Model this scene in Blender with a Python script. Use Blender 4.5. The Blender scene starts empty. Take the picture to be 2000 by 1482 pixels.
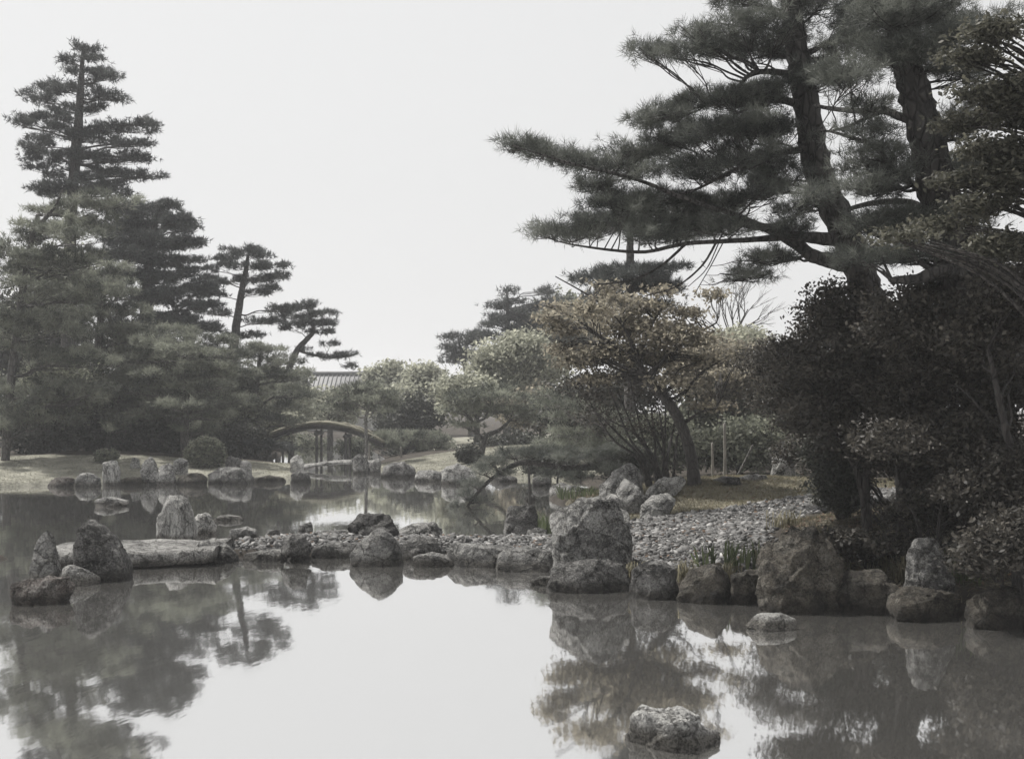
import bpy, bmesh, math
import numpy as np
from mathutils import noise as mnoise, Vector

# ------------------------------------------------------------------ camera, sky, sun, exposure
scene = bpy.context.scene
COL = scene.collection
CAM_H, FPX, HOR = 1.8, 2250.0, 800.0          # eye height (m), focal length and horizon of the 2000 px wide plate

cd = bpy.data.cameras.new('camera')
cam = bpy.data.objects.new('camera', cd)
COL.objects.link(cam)
cam.location = (0, 0, CAM_H)
cam.rotation_euler = (math.radians(90), 0, 0)
cd.sensor_width = 36.0
cd.lens = 36.0 * FPX / 2000.0
cd.shift_y = (HOR - 741.0) / 2000.0            # rising front of a plate camera
cd.clip_start = 0.1
cd.clip_end = 3000
scene.camera = cam

SUN_EL, SUN_AZ = math.radians(59), math.radians(-50)   # azimuth from +Y towards +X; sun ahead and to the left
w = bpy.data.worlds.new('World')
scene.world = w
w.use_nodes = True
nt = w.node_tree
nt.nodes.clear()
sky = nt.nodes.new('ShaderNodeTexSky')
sky.sky_type = 'NISHITA'
sky.sun_disc = False
sky.sun_elevation = SUN_EL
sky.sun_rotation = SUN_AZ
sky.air_density = 1.6
sky.dust_density = 4.0
sky.ozone_density = 1.0
hs = nt.nodes.new('ShaderNodeHueSaturation')
hs.inputs['Saturation'].default_value = 0.10
veil = nt.nodes.new('ShaderNodeMix')
veil.data_type = 'RGBA'
veil.inputs[0].default_value = 0.72             # thin even high cloud
veil.inputs[7].default_value = (9.2, 9.2, 9.2, 1)
bg = nt.nodes.new('ShaderNodeBackground')
bg.inputs['Strength'].default_value = 0.074
wo = nt.nodes.new('ShaderNodeOutputWorld')
nt.links.new(sky.outputs[0], hs.inputs['Color'])
nt.links.new(hs.outputs[0], veil.inputs[6])
nt.links.new(veil.outputs[2], bg.inputs['Color'])
nt.links.new(bg.outputs[0], wo.inputs['Surface'])

sl = bpy.data.lights.new('sun', 'SUN')
sl.energy = 5.0
sl.angle = math.radians(1.5)
sl.color = (1.0, 0.97, 0.92)
sun = bpy.data.objects.new('sun', sl)
COL.objects.link(sun)
sd = Vector((math.sin(SUN_AZ) * math.cos(SUN_EL), math.cos(SUN_AZ) * math.cos(SUN_EL), math.sin(SUN_EL)))
sun.rotation_euler = sd.to_track_quat('Z', 'Y').to_euler()
sun.location = sd * 60

scene.view_settings.view_transform = 'Standard'
scene.view_settings.look = 'None'
scene.view_settings.exposure = 0.4
scene.view_settings.gamma = 1.0
cy = scene.cycles
cy.max_bounces = 6
cy.diffuse_bounces = 2
cy.glossy_bounces = 3
cy.transmission_bounces = 3
cy.volume_bounces = 1
cy.transparent_max_bounces = 4
cy.use_denoising = True
cy.use_adaptive_sampling = True
cy.adaptive_threshold = 0.02
cy.sample_clamp_indirect = 4.0

# ------------------------------------------------------------------ helpers
RNG = np.random.default_rng(7)

def P(px, py, D):
    """world point seen at plate pixel (px, py) at distance D along the view"""
    return np.array(((px - 1000.0) / FPX * D, D, CAM_H + (HOR - py) / FPX * D))

def DW(py, z=0.0):
    """distance of the level z seen at pixel row py"""
    return FPX * (CAM_H - z) / (py - HOR)

def build(name, V, T, mat, parent=None, tint=None, smooth=False, loc=None):
    V = np.ascontiguousarray(V, dtype=np.float32)
    T = np.ascontiguousarray(T, dtype=np.int32)
    me = bpy.data.meshes.new(name)
    me.vertices.add(len(V))
    me.vertices.foreach_set('co', V.ravel())
    n = len(T)
    me.loops.add(n * 3)
    me.loops.foreach_set('vertex_index', T.ravel())
    me.polygons.add(n)
    me.polygons.foreach_set('loop_start', np.arange(0, n * 3, 3, dtype=np.int32))
    if smooth:
        me.polygons.foreach_set('use_smooth', np.ones(n, dtype=bool))
    if tint is not None:
        a = me.attributes.new('tint', 'FLOAT', 'POINT')
        a.data.foreach_set('value', np.ascontiguousarray(tint, dtype=np.float32))
    me.update(calc_edges=True)
    me.materials.append(mat)
    o = bpy.data.objects.new(name, me)
    COL.objects.link(o)
    if loc is not None:
        o.location = loc
    if parent is not None:
        o.parent = parent
        if loc is None:
            o.matrix_parent_inverse = parent.matrix_basis.inverted()
    return o

def tag(o, label=None, cat=None, group=None, kind=None):
    if label: o['label'] = label
    if cat: o['category'] = cat
    if group: o['group'] = group
    if kind: o['kind'] = kind
    return o

def empty(name, loc):
    o = bpy.data.objects.new(name, None)
    COL.objects.link(o)
    o.location = loc
    o.empty_display_size = 0.2
    return o

class Geo:
    """collects triangles"""
    def __init__(s):
        s.V, s.T, s.C, s.n = [], [], [], 0
    def add(s, V, T, c=None):
        V = np.asarray(V, float)
        s.V.append(V); s.T.append(np.asarray(T, int) + s.n)
        s.C.append(np.full(len(V), 0.5) if c is None else np.asarray(c, float))
        s.n += len(V)
    def make(s, name, mat, parent=None, smooth=False):
        if not s.V:
            return None
        return build(name, np.concatenate(s.V), np.concatenate(s.T), mat, parent, np.concatenate(s.C), smooth)

def spline(pts, per=6):
    """Catmull-Rom through rows of any width"""
    p = np.asarray(pts, float)
    if len(p) < 3:
        t = np.linspace(0, 1, per + 1)[:, None]
        return p[0] * (1 - t) + p[-1] * t
    q = np.vstack([2 * p[0] - p[1], p, 2 * p[-1] - p[-2]])
    out = []
    for i in range(1, len(q) - 2):
        t = np.linspace(0, 1, per, endpoint=False)[:, None]
        a, b, c, d = q[i - 1], q[i], q[i + 1], q[i + 2]
        out.append(0.5 * (2 * b + (c - a) * t + (2 * a - 5 * b + 4 * c - d) * t ** 2 + (3 * b - a - 3 * c + d) * t ** 3))
    out.append(p[-1:])
    return np.vstack(out)

def tube(geo, pts, rad, sides=6, rough=0.0, rng=RNG):
    p = np.asarray(pts, float)
    r = np.asarray(rad, float)
    n = len(p)
    d = np.gradient(p, axis=0)
    d /= np.linalg.norm(d, axis=1)[:, None] + 1e-9
    up = np.array((0.3, 0.9, 0.1)) if abs(d[0][2]) > 0.7 else np.array((0, 0, 1.0))
    u = np.cross(d, up); u /= np.linalg.norm(u, axis=1)[:, None] + 1e-9
    v = np.cross(d, u)
    a = np.linspace(0, 2 * np.pi, sides, endpoint=False)
    ring = u[:, None, :] * np.cos(a)[None, :, None] + v[:, None, :] * np.sin(a)[None, :, None]
    rr = r[:, None] * (1 + rough * rng.normal(size=(n, sides)))
    V = (p[:, None, :] + ring * rr[:, :, None]).reshape(-1, 3)
    i = np.arange(n - 1)[:, None] * sides
    j = np.arange(sides)[None, :]
    k = (j + 1) % sides
    A, B, C, Dd = (i + j).ravel(), (i + k).ravel(), (i + sides + k).ravel(), (i + sides + j).ravel()
    T = np.vstack([np.stack([A, B, C], 1), np.stack([A, C, Dd], 1)])
    V = np.vstack([V, p[-1:] + d[-1:] * r[-1], p[:1]])
    e, b0 = n * sides, n * sides + 1
    jj, kk = j.ravel(), k.ravel()
    T = np.vstack([T, np.stack([(n - 1) * sides + jj, (n - 1) * sides + kk, np.full(sides, e)], 1),
                   np.stack([kk, jj, np.full(sides, b0)], 1)])
    geo.add(V, T)

def unit(v):
    return v / (np.linalg.norm(v, axis=-1, keepdims=True) + 1e-9)

# ------------------------------------------------------------------ materials
def nodes(name):
    m = bpy.data.materials.new(name)
    m.use_nodes = True
    t = m.node_tree
    t.nodes.clear()
    return m, t, t.nodes.new('ShaderNodeOutputMaterial')

def N(t, kind, **inp):
    n = t.nodes.new(kind)
    for k, v in inp.items():
        n.inputs[k.replace('_', ' ')].default_value = v
    return n

def ramp(t, src, stops):
    r = t.nodes.new('ShaderNodeValToRGB')
    els = r.color_ramp.elements
    while len(els) < len(stops):
        els.new(0.5)
    for e, (p, c) in zip(els, stops):
        e.position = p
        e.color = (*c, 1) if len(c) == 3 else c
    t.links.new(src, r.inputs[0])
    return r.outputs[0]

def leaf_mat(name, dark, light, trans=0.35, rough=0.6):
    m, t, out = nodes(name)
    at = t.nodes.new('ShaderNodeAttribute'); at.attribute_name = 'tint'
    c = ramp(t, at.outputs['Fac'], [(0.0, dark), (1.0, light)])
    p = N(t, 'ShaderNodeBsdfPrincipled', Roughness=rough)
    p.inputs['Specular IOR Level'].default_value = 0.3
    tr = t.nodes.new('ShaderNodeBsdfTranslucent')
    mx = N(t, 'ShaderNodeMixShader'); mx.inputs[0].default_value = trans
    t.links.new(c, p.inputs['Base Color']); t.links.new(c, tr.inputs['Color'])
    t.links.new(p.outputs[0], mx.inputs[1]); t.links.new(tr.outputs[0], mx.inputs[2])
    t.links.new(mx.outputs[0], out.inputs['Surface'])
    return m

def bark_mat(name, dark, light, scale=9.0, bump=0.6):
    m, t, out = nodes(name)
    tc = t.nodes.new('ShaderNodeTexCoord')
    mp = t.nodes.new('ShaderNodeMapping'); mp.inputs['Scale'].default_value = (1, 1, 0.35)
    t.links.new(tc.outputs['Object'], mp.inputs[0])
    nz = N(t, 'ShaderNodeTexNoise', Scale=scale, Detail=8.0, Roughness=0.65)
    vo = N(t, 'ShaderNodeTexVoronoi', Scale=scale * 1.6)
    t.links.new(mp.outputs[0], nz.inputs[0]); t.links.new(mp.outputs[0], vo.inputs[0])
    c0 = ramp(t, nz.outputs[0], [(0.3, dark), (0.7, light)])
    vo.feature = 'DISTANCE_TO_EDGE'
    fis = ramp(t, vo.outputs[0], [(0.0, (0.25, 0.24, 0.23)), (0.16, (1, 1, 1))])
    mm = t.nodes.new('ShaderNodeMix'); mm.data_type = 'RGBA'; mm.blend_type = 'MULTIPLY'; mm.inputs[0].default_value = .85
    t.links.new(c0, mm.inputs[6]); t.links.new(fis, mm.inputs[7])
    c = mm.outputs[2]
    p = N(t, 'ShaderNodeBsdfPrincipled', Roughness=0.85)
    ad = t.nodes.new('ShaderNodeMath'); ad.operation = 'ADD'
    t.links.new(nz.outputs[0], ad.inputs[0]); t.links.new(fis, ad.inputs[1])
    b = N(t, 'ShaderNodeBump', Strength=bump, Distance=0.04)
    t.links.new(ad.outputs[0], b.inputs['Height'])
    t.links.new(c, p.inputs['Base Color']); t.links.new(b.outputs[0], p.inputs['Normal'])
    t.links.new(p.outputs[0], out.inputs['Surface'])
    return m

def rock_mat(name, dark, mid, pale, lichen=0.5, streak=False):
    m, t, out = nodes(name)
    ge = t.nodes.new('ShaderNodeNewGeometry')
    oi = t.nodes.new('ShaderNodeObjectInfo')
    mp = t.nodes.new('ShaderNodeMapping')
    if streak:
        mp.inputs['Scale'].default_value = (2.2, 2.2, 0.4)
    t.links.new(ge.outputs['Position'], mp.inputs[0])
    n1 = N(t, 'ShaderNodeTexNoise', Scale=3.0, Detail=9.0, Roughness=0.66)
    n2 = N(t, 'ShaderNodeTexNoise', Scale=16.0, Detail=8.0, Roughness=0.7)
    n3 = N(t, 'ShaderNodeTexNoise', Scale=60.0, Detail=4.0, Roughness=0.7)
    for n in (n1, n2, n3):
        t.links.new(mp.outputs[0], n.inputs[0])
    c1 = ramp(t, n1.outputs[0], [(0.36, tuple(q * .7 for q in dark)), (0.50, mid), (0.64, pale)])
    spots = ramp(t, n2.outputs[0], [(0.50, (0, 0, 0)), (0.57, (1, 1, 1))])
    sc = t.nodes.new('ShaderNodeMath'); sc.operation = 'MULTIPLY'; sc.inputs[1].default_value = lichen
    t.links.new(spots, sc.inputs[0])
    mx = t.nodes.new('ShaderNodeMix'); mx.data_type = 'RGBA'
    t.links.new(sc.outputs[0], mx.inputs[0]); t.links.new(c1, mx.inputs[6])
    mx.inputs[7].default_value = (pale[0] * 1.15, pale[1] * 1.15, pale[2] * 1.12, 1)
    vf = N(t, 'ShaderNodeTexVoronoi', Scale=4.2); vf.feature = 'DISTANCE_TO_EDGE'
    dn = t.nodes.new('ShaderNodeVectorMath'); dn.operation = 'MULTIPLY_ADD'; dn.inputs[1].default_value = (.35, .35, .35)
    t.links.new(n1.outputs[1], dn.inputs[0]); t.links.new(mp.outputs[0], dn.inputs[2]); t.links.new(dn.outputs[0], vf.inputs[0])
    crack = ramp(t, vf.outputs[0], [(0.0, (0.25, 0.24, 0.23)), (0.05, (1, 1, 1))])
    # dark specks
    sp = ramp(t, n3.outputs[0], [(0.40, (0.40, 0.40, 0.40)), (0.54, (1, 1, 1))])
    m2 = t.nodes.new('ShaderNodeMix'); m2.data_type = 'RGBA'; m2.blend_type = 'MULTIPLY'; m2.inputs[0].default_value = 1
    tone = N(t, 'ShaderNodeMapRange'); tone.inputs['To Min'].default_value = 0.72; tone.inputs['To Max'].default_value = 1.28
    t.links.new(oi.outputs['Random'], tone.inputs[0])
    spm = t.nodes.new('ShaderNodeVectorMath'); spm.operation = 'SCALE'
    t.links.new(sp, spm.inputs[0]); t.links.new(tone.outputs[0], spm.inputs['Scale']); sp = spm.outputs[0]
    so = N(t, 'ShaderNodeMapRange'); so.inputs['To Min'].default_value = 0.55; so.inputs['To Max'].default_value = 1.7
    t.links.new(oi.outputs['Random'], so.inputs[0])
    for n in (n1, n2):
        ml = t.nodes.new('ShaderNodeMath'); ml.operation = 'MULTIPLY'; ml.inputs[1].default_value = n.inputs['Scale'].default_value
        t.links.new(so.outputs[0], ml.inputs[0]); t.links.new(ml.outputs[0], n.inputs['Scale'])
    mc = t.nodes.new('ShaderNodeMix'); mc.data_type = 'RGBA'; mc.blend_type = 'MULTIPLY'; mc.inputs[0].default_value = .75
    t.links.new(mx.outputs[2], mc.inputs[6]); t.links.new(crack, mc.inputs[7])
    t.links.new(mc.outputs[2], m2.inputs[6]); t.links.new(sp, m2.inputs[7])
    # damp, algae-stained band at the water line
    sx = t.nodes.new('ShaderNodeSeparateXYZ'); t.links.new(ge.outputs['Position'], sx.inputs[0])
    ma = t.nodes.new('ShaderNodeMath'); ma.operation = 'MULTIPLY_ADD'
    ma.inputs[1].default_value = 0.12
    t.links.new(n1.outputs[0], ma.inputs[0]); t.links.new(sx.outputs[2], ma.inputs[2])
    wet = ramp(t, ma.outputs[0], [(0.12, (0.33, 0.315, 0.295)), (0.20, (1, 1, 1))])
    m3 = t.nodes.new('ShaderNodeMix'); m3.data_type = 'RGBA'; m3.blend_type = 'MULTIPLY'; m3.inputs[0].default_value = 1
    t.links.new(m2.outputs[2], m3.inputs[6]); t.links.new(wet, m3.inputs[7])
    p = N(t, 'ShaderNodeBsdfPrincipled', Roughness=0.85)
    p.inputs['Specular IOR Level'].default_value = 0.25
    ad = t.nodes.new('ShaderNodeMath'); ad.operation = 'MULTIPLY_ADD'; ad.inputs[1].default_value = 0.35
    t.links.new(n3.outputs[0], ad.inputs[0]); t.links.new(n2.outputs[0], ad.inputs[2])
    ac = t.nodes.new('ShaderNodeMath'); ac.operation = 'MULTIPLY_ADD'; ac.inputs[1].default_value = .5
    t.links.new(crack, ac.inputs[0]); t.links.new(ad.outputs[0], ac.inputs[2]); ad = ac
    b = N(t, 'ShaderNodeBump', Strength=1.0, Distance=0.10)
    t.links.new(ad.outputs[0], b.inputs['Height'])
    t.links.new(m3.outputs[2], p.inputs['Base Color']); t.links.new(b.outputs[0], p.inputs['Normal'])
    t.links.new(p.outputs[0], out.inputs['Surface'])
    return m

def plain_mat(name, a, b, scale=6.0, rough=0.85, bump=0.3, stretch=(1, 1, 1)):
    m, t, out = nodes(name)
    ge = t.nodes.new('ShaderNodeNewGeometry')
    mp = t.nodes.new('ShaderNodeMapping'); mp.inputs['Scale'].default_value = stretch
    t.links.new(ge.outputs['Position'], mp.inputs[0])
    nz = N(t, 'ShaderNodeTexNoise', Scale=scale, Detail=7.0, Roughness=0.65)
    t.links.new(mp.outputs[0], nz.inputs[0])
    c = ramp(t, nz.outputs[0], [(0.3, a), (0.7, b)])
    p = N(t, 'ShaderNodeBsdfPrincipled', Roughness=rough)
    bp = N(t, 'ShaderNodeBump', Strength=bump, Distance=0.03)
    t.links.new(nz.outputs[0], bp.inputs['Height'])
    t.links.new(c, p.inputs['Base Color']); t.links.new(bp.outputs[0], p.inputs['Normal'])
    t.links.new(p.outputs[0], out.inputs['Surface'])
    return m

M = {}
M['needle_near'] = leaf_mat('needle_near', (0.044, 0.049, 0.045), (0.175, 0.184, 0.160), 0.35)
M['needle_mid'] = leaf_mat('needle_mid', (0.054, 0.060, 0.050), (0.275, 0.287, 0.232), 0.4)
M['needle_dark'] = leaf_mat('needle_dark', (0.030, 0.034, 0.034), (0.105, 0.112, 0.106), 0.3)
M['leaf_pale'] = leaf_mat('leaf_pale', (0.18, 0.186, 0.150), (0.50, 0.50, 0.40), 0.5)  # pale young leaves, lightened further to stand for distance haze
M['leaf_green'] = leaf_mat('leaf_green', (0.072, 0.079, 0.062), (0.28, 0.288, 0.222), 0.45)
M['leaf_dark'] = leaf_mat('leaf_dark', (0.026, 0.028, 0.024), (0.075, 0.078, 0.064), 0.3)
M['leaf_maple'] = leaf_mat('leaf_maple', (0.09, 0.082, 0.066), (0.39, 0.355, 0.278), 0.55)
M['leaf_shade'] = leaf_mat('leaf_shade', (0.020, 0.019, 0.017), (0.095, 0.086, 0.072), 0.35)  # leaf colour darkened to put the bank's tree shade into it
M['leaf_spray'] = leaf_mat('leaf_spray', (0.040, 0.041, 0.032), (0.13, 0.126, 0.098), 0.45)
M['iris'] = leaf_mat('iris', (0.045, 0.058, 0.030), (0.13, 0.155, 0.080), 0.4)
M['grass'] = leaf_mat('grass', (0.105, 0.104, 0.080), (0.32, 0.312, 0.245), 0.35, 0.8)
M['moss'] = leaf_mat('moss', (0.075, 0.070, 0.046), (0.24, 0.218, 0.148), 0.3, 0.8)
M['litter'] = leaf_mat('litter', (0.05, 0.034, 0.024), (0.17, 0.115, 0.08), 0.2, 0.8)
M['bark_pine'] = bark_mat('bark_pine', (0.026, 0.024, 0.023), (0.092, 0.085, 0.079), 9.0, 1.0)
M['bark_far'] = bark_mat('bark_far', (0.055, 0.052, 0.050), (0.12, 0.112, 0.105))
M['bark_grey'] = bark_mat('bark_grey', (0.045, 0.043, 0.040), (0.14, 0.133, 0.124), 12.0)
M['bark_pale'] = bark_mat('bark_pale', (0.13, 0.125, 0.118), (0.30, 0.29, 0.275), 14.0)
M['bark_dark'] = bark_mat('bark_dark', (0.020, 0.018, 0.017), (0.060, 0.053, 0.048), 12.0)
M['pole'] = plain_mat('pole', (0.12, 0.112, 0.10), (0.24, 0.225, 0.20), 14, stretch=(1, 1, 0.2))
M['post_dark'] = plain_mat('post_dark', (0.035, 0.032, 0.03), (0.08, 0.075, 0.07), 14, stretch=(1, 1, 0.2))
M['rock_pale'] = rock_mat('rock_pale', (0.13, 0.128, 0.124), (0.33, 0.326, 0.315), (0.56, 0.55, 0.53), 0.6)
M['rock_white'] = rock_mat('rock_white', (0.22, 0.217, 0.21), (0.48, 0.475, 0.46), (0.68, 0.675, 0.66), 0.5)
M['rock_streak'] = rock_mat('rock_streak', (0.16, 0.157, 0.152), (0.40, 0.395, 0.38), (0.64, 0.63, 0.61), 0.5, True)
M['rock_grey'] = rock_mat('rock_grey', (0.075, 0.074, 0.072), (0.215, 0.212, 0.206), (0.42, 0.414, 0.40), 0.6)
M['rock_dark'] = rock_mat('rock_dark', (0.040, 0.039, 0.038), (0.115, 0.112, 0.109), (0.29, 0.284, 0.275), 0.45)
M['rock_moss_shade'] = rock_mat('rock_moss_shade', (0.035, 0.032, 0.026), (0.078, 0.068, 0.055), (0.16, 0.15, 0.13), 0.3)  # mossy stone; on the right bank its dark tone stands in for tree shade
M['rock_ruddy'] = rock_mat('rock_ruddy', (0.055, 0.045, 0.040), (0.125, 0.105, 0.095), (0.28, 0.265, 0.25), 0.5)
M['slab'] = rock_mat('slab', (0.16, 0.157, 0.151), (0.33, 0.324, 0.312), (0.52, 0.51, 0.49), 0.4)
M['roof'] = plain_mat('roof', (0.10, 0.10, 0.105), (0.17, 0.17, 0.172), 3, 0.7)
M['plaster'] = plain_mat('plaster', (0.42, 0.41, 0.39), (0.55, 0.54, 0.52), 4)
M['turf'] = plain_mat('turf', (0.12, 0.115, 0.085), (0.24, 0.225, 0.17), 18, 0.9, 0.9)

# pebbles: per-stone tint
m, t, out = nodes('pebble')
at = t.nodes.new('ShaderNodeAttribute'); at.attribute_name = 'tint'
c = ramp(t, at.outputs['Fac'], [(0.0, (0.04, 0.039, 0.038)), (0.6, (0.105, 0.103, 0.101)), (1.0, (0.36, 0.352, 0.343))])
p = N(t, 'ShaderNodeBsdfPrincipled', Roughness=0.8)
t.links.new(c, p.inputs['Base Color']); t.links.new(p.outputs[0], out.inputs['Surface'])
M['pebble'] = m

# murky pond water: silty body colour under a mirror-like, barely rippled surface
m, t, out = nodes('pond_water')
ge = t.nodes.new('ShaderNodeNewGeometry')
mp = t.nodes.new('ShaderNodeMapping'); mp.inputs['Scale'].default_value = (1.0, 0.35, 1)
t.links.new(ge.outputs['Position'], mp.inputs[0])
nz = N(t, 'ShaderNodeTexNoise', Scale=5.0, Detail=3.0, Roughness=0.5)
t.links.new(mp.outputs[0], nz.inputs[0])
bp = N(t, 'ShaderNodeBump', Strength=0.05, Distance=0.02)
t.links.new(nz.outputs[0], bp.inputs['Height'])
df = N(t, 'ShaderNodeBsdfDiffuse', Color=(0.125, 0.122, 0.115, 1))
gl = N(t, 'ShaderNodeBsdfGlossy', Color=(0.98, 0.98, 0.98, 1), Roughness=0.035)
t.links.new(bp.outputs[0], gl.inputs['Normal'])
fr = N(t, 'ShaderNodeFresnel', IOR=1.33)
mr = N(t, 'ShaderNodeMapRange'); mr.inputs['From Min'].default_value = 0.0; mr.inputs['From Max'].default_value = 0.6
mr.inputs['To Min'].default_value = 0.74; mr.inputs['To Max'].default_value = 0.93
t.links.new(fr.outputs[0], mr.inputs[0])
mx = N(t, 'ShaderNodeMixShader')
t.links.new(mr.outputs[0], mx.inputs[0]); t.links.new(df.outputs[0], mx.inputs[1]); t.links.new(gl.outputs[0], mx.inputs[2])
t.links.new(mx.outputs[0], out.inputs['Surface'])
M['water'] = m

# ground: lawn / moss / gravel weights in a colour attribute
m, t, out = nodes('ground_soil')
ge = t.nodes.new('ShaderNodeNewGeometry')
n1 = N(t, 'ShaderNodeTexNoise', Scale=1.3, Detail=8.0, Roughness=0.65)
n2 = N(t, 'ShaderNodeTexNoise', Scale=22.0, Detail=6.0, Roughness=0.7)
for n in (n1, n2):
    t.links.new(ge.outputs['Position'], n.inputs[0])
av = t.nodes.new('ShaderNodeMath'); av.operation = 'MULTIPLY_ADD'; av.inputs[1].default_value = 0.5
hf = t.nodes.new('ShaderNodeMath'); hf.operation = 'MULTIPLY'; hf.inputs[1].default_value = 0.5
t.links.new(n2.outputs[0], hf.inputs[0]); t.links.new(n1.outputs[0], av.inputs[0]); t.links.new(hf.outputs[0], av.inputs[2])
soil = ramp(t, av.outputs[0], [(0.35, (0.026, 0.023, 0.020)), (0.65, (0.070, 0.061, 0.052))])
lawn = ramp(t, av.outputs[0], [(0.40, (0.10, 0.098, 0.08)), (0.60, (0.30, 0.292, 0.245))])
mossc = ramp(t, av.outputs[0], [(0.40, (0.050, 0.046, 0.036)), (0.50, (0.12, 0.11, 0.083)), (0.60, (0.24, 0.22, 0.168))])
grav = ramp(t, n2.outputs[0], [(0.35, (0.05, 0.049, 0.048)), (0.65, (0.14, 0.138, 0.135))])
at = t.nodes.new('ShaderNodeAttribute'); at.attribute_name = 'zone'
sx = t.nodes.new('ShaderNodeSeparateColor'); t.links.new(at.outputs['Color'], sx.inputs[0])
cur = soil
for ch, colr in ((0, lawn), (1, mossc), (2, grav)):
    a2 = t.nodes.new('ShaderNodeMath'); a2.operation = 'ADD'
    nn = t.nodes.new('ShaderNodeMath'); nn.operation = 'SUBTRACT'; nn.inputs[1].default_value = 0.5
    t.links.new(av.outputs[0], nn.inputs[0]); t.links.new(nn.outputs[0], a2.inputs[1]); t.links.new(sx.outputs[ch], a2.inputs[0])
    f = ramp(t, a2.outputs[0], [(0.42, (0, 0, 0)), (0.58, (1, 1, 1))])
    k = t.nodes.new('ShaderNodeMix'); k.data_type = 'RGBA'
    t.links.new(f, k.inputs[0]); t.links.new(cur, k.inputs[6]); t.links.new(colr, k.inputs[7])
    cur = k.outputs[2]
p = N(t, 'ShaderNodeBsdfPrincipled', Roughness=0.95)
p.inputs['Specular IOR Level'].default_value = 0.1
b = N(t, 'ShaderNodeBump', Strength=0.8, Distance=0.04)
t.links.new(n2.outputs[0], b.inputs['Height'])
t.links.new(cur, p.inputs['Base Color']); t.links.new(b.outputs[0], p.inputs['Normal'])
t.links.new(p.outputs[0], out.inputs['Surface'])
M['ground'] = m

# ------------------------------------------------------------------ ground and pond
POND = np.array([(-13, 0.5), (6.5, 0.5), (5.9, 6.5), (5.2, 9.0), (4.2, 10.05), (2.42, 10.95), (1.25, 11.5), (.62, 12.0), (.55, 12.95),
    (-.24, 13.65), (-1.45, 14.0), (-2.47, 14.2), (-3.45, 14.0), (-3.85, 14.5), (-3.4, 15.3), (-2.7, 15.75), (-1.8, 15.75), (-.6, 15.4), (.45, 15.4),
    (.85, 16.6), (.95, 18.5), (1.1, 21.5), (.7, 23.0), (1.2, 24.5), (1.9, 26), (1.7, 28.6), (.8, 30), (-.6, 30.2), (-1.56, 29.6), (-2.67, 31.6),
    (-3.83, 33.2), (-4.34, 34.5), (-4.4, 36), (-4.6, 42), (-6, 50), (-8, 60), (-10, 72), (-17, 72), (-13, 58), (-9.6, 50), (-8.7, 42),
    (-8.2, 38), (-6.3, 35.2), (-6.05, 33.4), (-5.4, 29.6), (-6.5, 29.3), (-8.36, 28.5), (-9.4, 27.9), (-11, 27.4), (-12.8, 26.1),
    (-16, 24), (-13, 19), (-7.6, 14.8), (-6.1, 14), (-5.9, 12), (-7, 9), (-13, 5)], float)
PATH = np.array([(.55, 15.4), (.95, 16.5), (1.3, 16.7), (1.9, 17.1), (3.2, 17.4), (4.9, 18.3), (7.5, 19.8), (7.5, 18.0), (5.0, 17.2), (4.1, 16.3), (3.2, 14.2),
    (2.75, 12.2), (2.3, 11.5), (1.4, 11.75), (1.0, 12.9), (.3, 13.65), (-1.4, 14.1), (-2.4, 14.3), (-3.4, 14.15), (-3.65, 14.6), (-3.25, 15.2),
    (-2.6, 15.6), (-1.8, 15.6), (-.6, 15.25), (.2, 15.25)], float)

def inside(x, y, poly):
    r = np.zeros(x.shape, bool)
    n = len(poly)
    for i in range(n):
        x1, y1 = poly[i]; x2, y2 = poly[(i + 1) % n]
        c = (y1 > y) != (y2 > y)
        r ^= c & (x < (x2 - x1) * (y - y1) / (y2 - y1 + 1e-12) + x1)
    return r

def sdist(x, y, poly):
    d = np.full(x.shape, 1e9)
    n = len(poly)
    for i in range(n):
        a = poly[i]; b = poly[(i + 1) % n]
        ab = b - a
        tt = np.clip(((x - a[0]) * ab[0] + (y - a[1]) * ab[1]) / (ab @ ab), 0, 1)
        d = np.minimum(d, np.hypot(x - a[0] - tt * ab[0], y - a[1] - tt * ab[1]))
    return np.where(inside(x, y, poly), -d, d)

def bumpf(x, y):
    r = np.random.default_rng(3)
    z = 0
    for k in range(9):
        fx, fy, ph = r.normal(0, 1.6 + k * .5), r.normal(0, 1.6 + k * .5), r.uniform(0, 7)
        z = z + np.sin(fx * x + fy * y + ph) / (1.5 + k * .4)
    return z * 0.012

def gz(x, y):
    x = np.asarray(x, float); y = np.asarray(y, float)
    d = sdist(x, y, POND)
    land = 0.125 * (1 - np.exp(-np.maximum(d, 0) / 0.12)) + 0.035 * np.minimum(np.maximum(d, 0), 14)
    g = lambda cx, cy, a, sx_, sy_: a * np.exp(-((x - cx) / sx_) ** 2 - ((y - cy) / sy_) ** 2)
    damp = np.clip(d / 1.5, 0, 1)
    land = land + damp * (g(3.7, 20.3, .38, 2.8, 2.2) + g(4.6, 12.9, .32, 2.2, 1.8) + g(8, 13, .4, 3, 5) + g(-11.5, 33, .30, 4, 3.5)
                          + g(.5, 39, .28, 5, 4) + g(2, 50, .2, 8, 6)) + np.clip(d, 0, 1) * bumpf(x, y)
    return np.where(d > 0, land, np.maximum(-0.8, d * 1.1) - 0.03)

def axis(segs):
    out = []
    for a, b, n in segs:
        out.append(np.linspace(a, b, n, endpoint=False))
    return np.concatenate(out + [[segs[-1][1]]])

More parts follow.
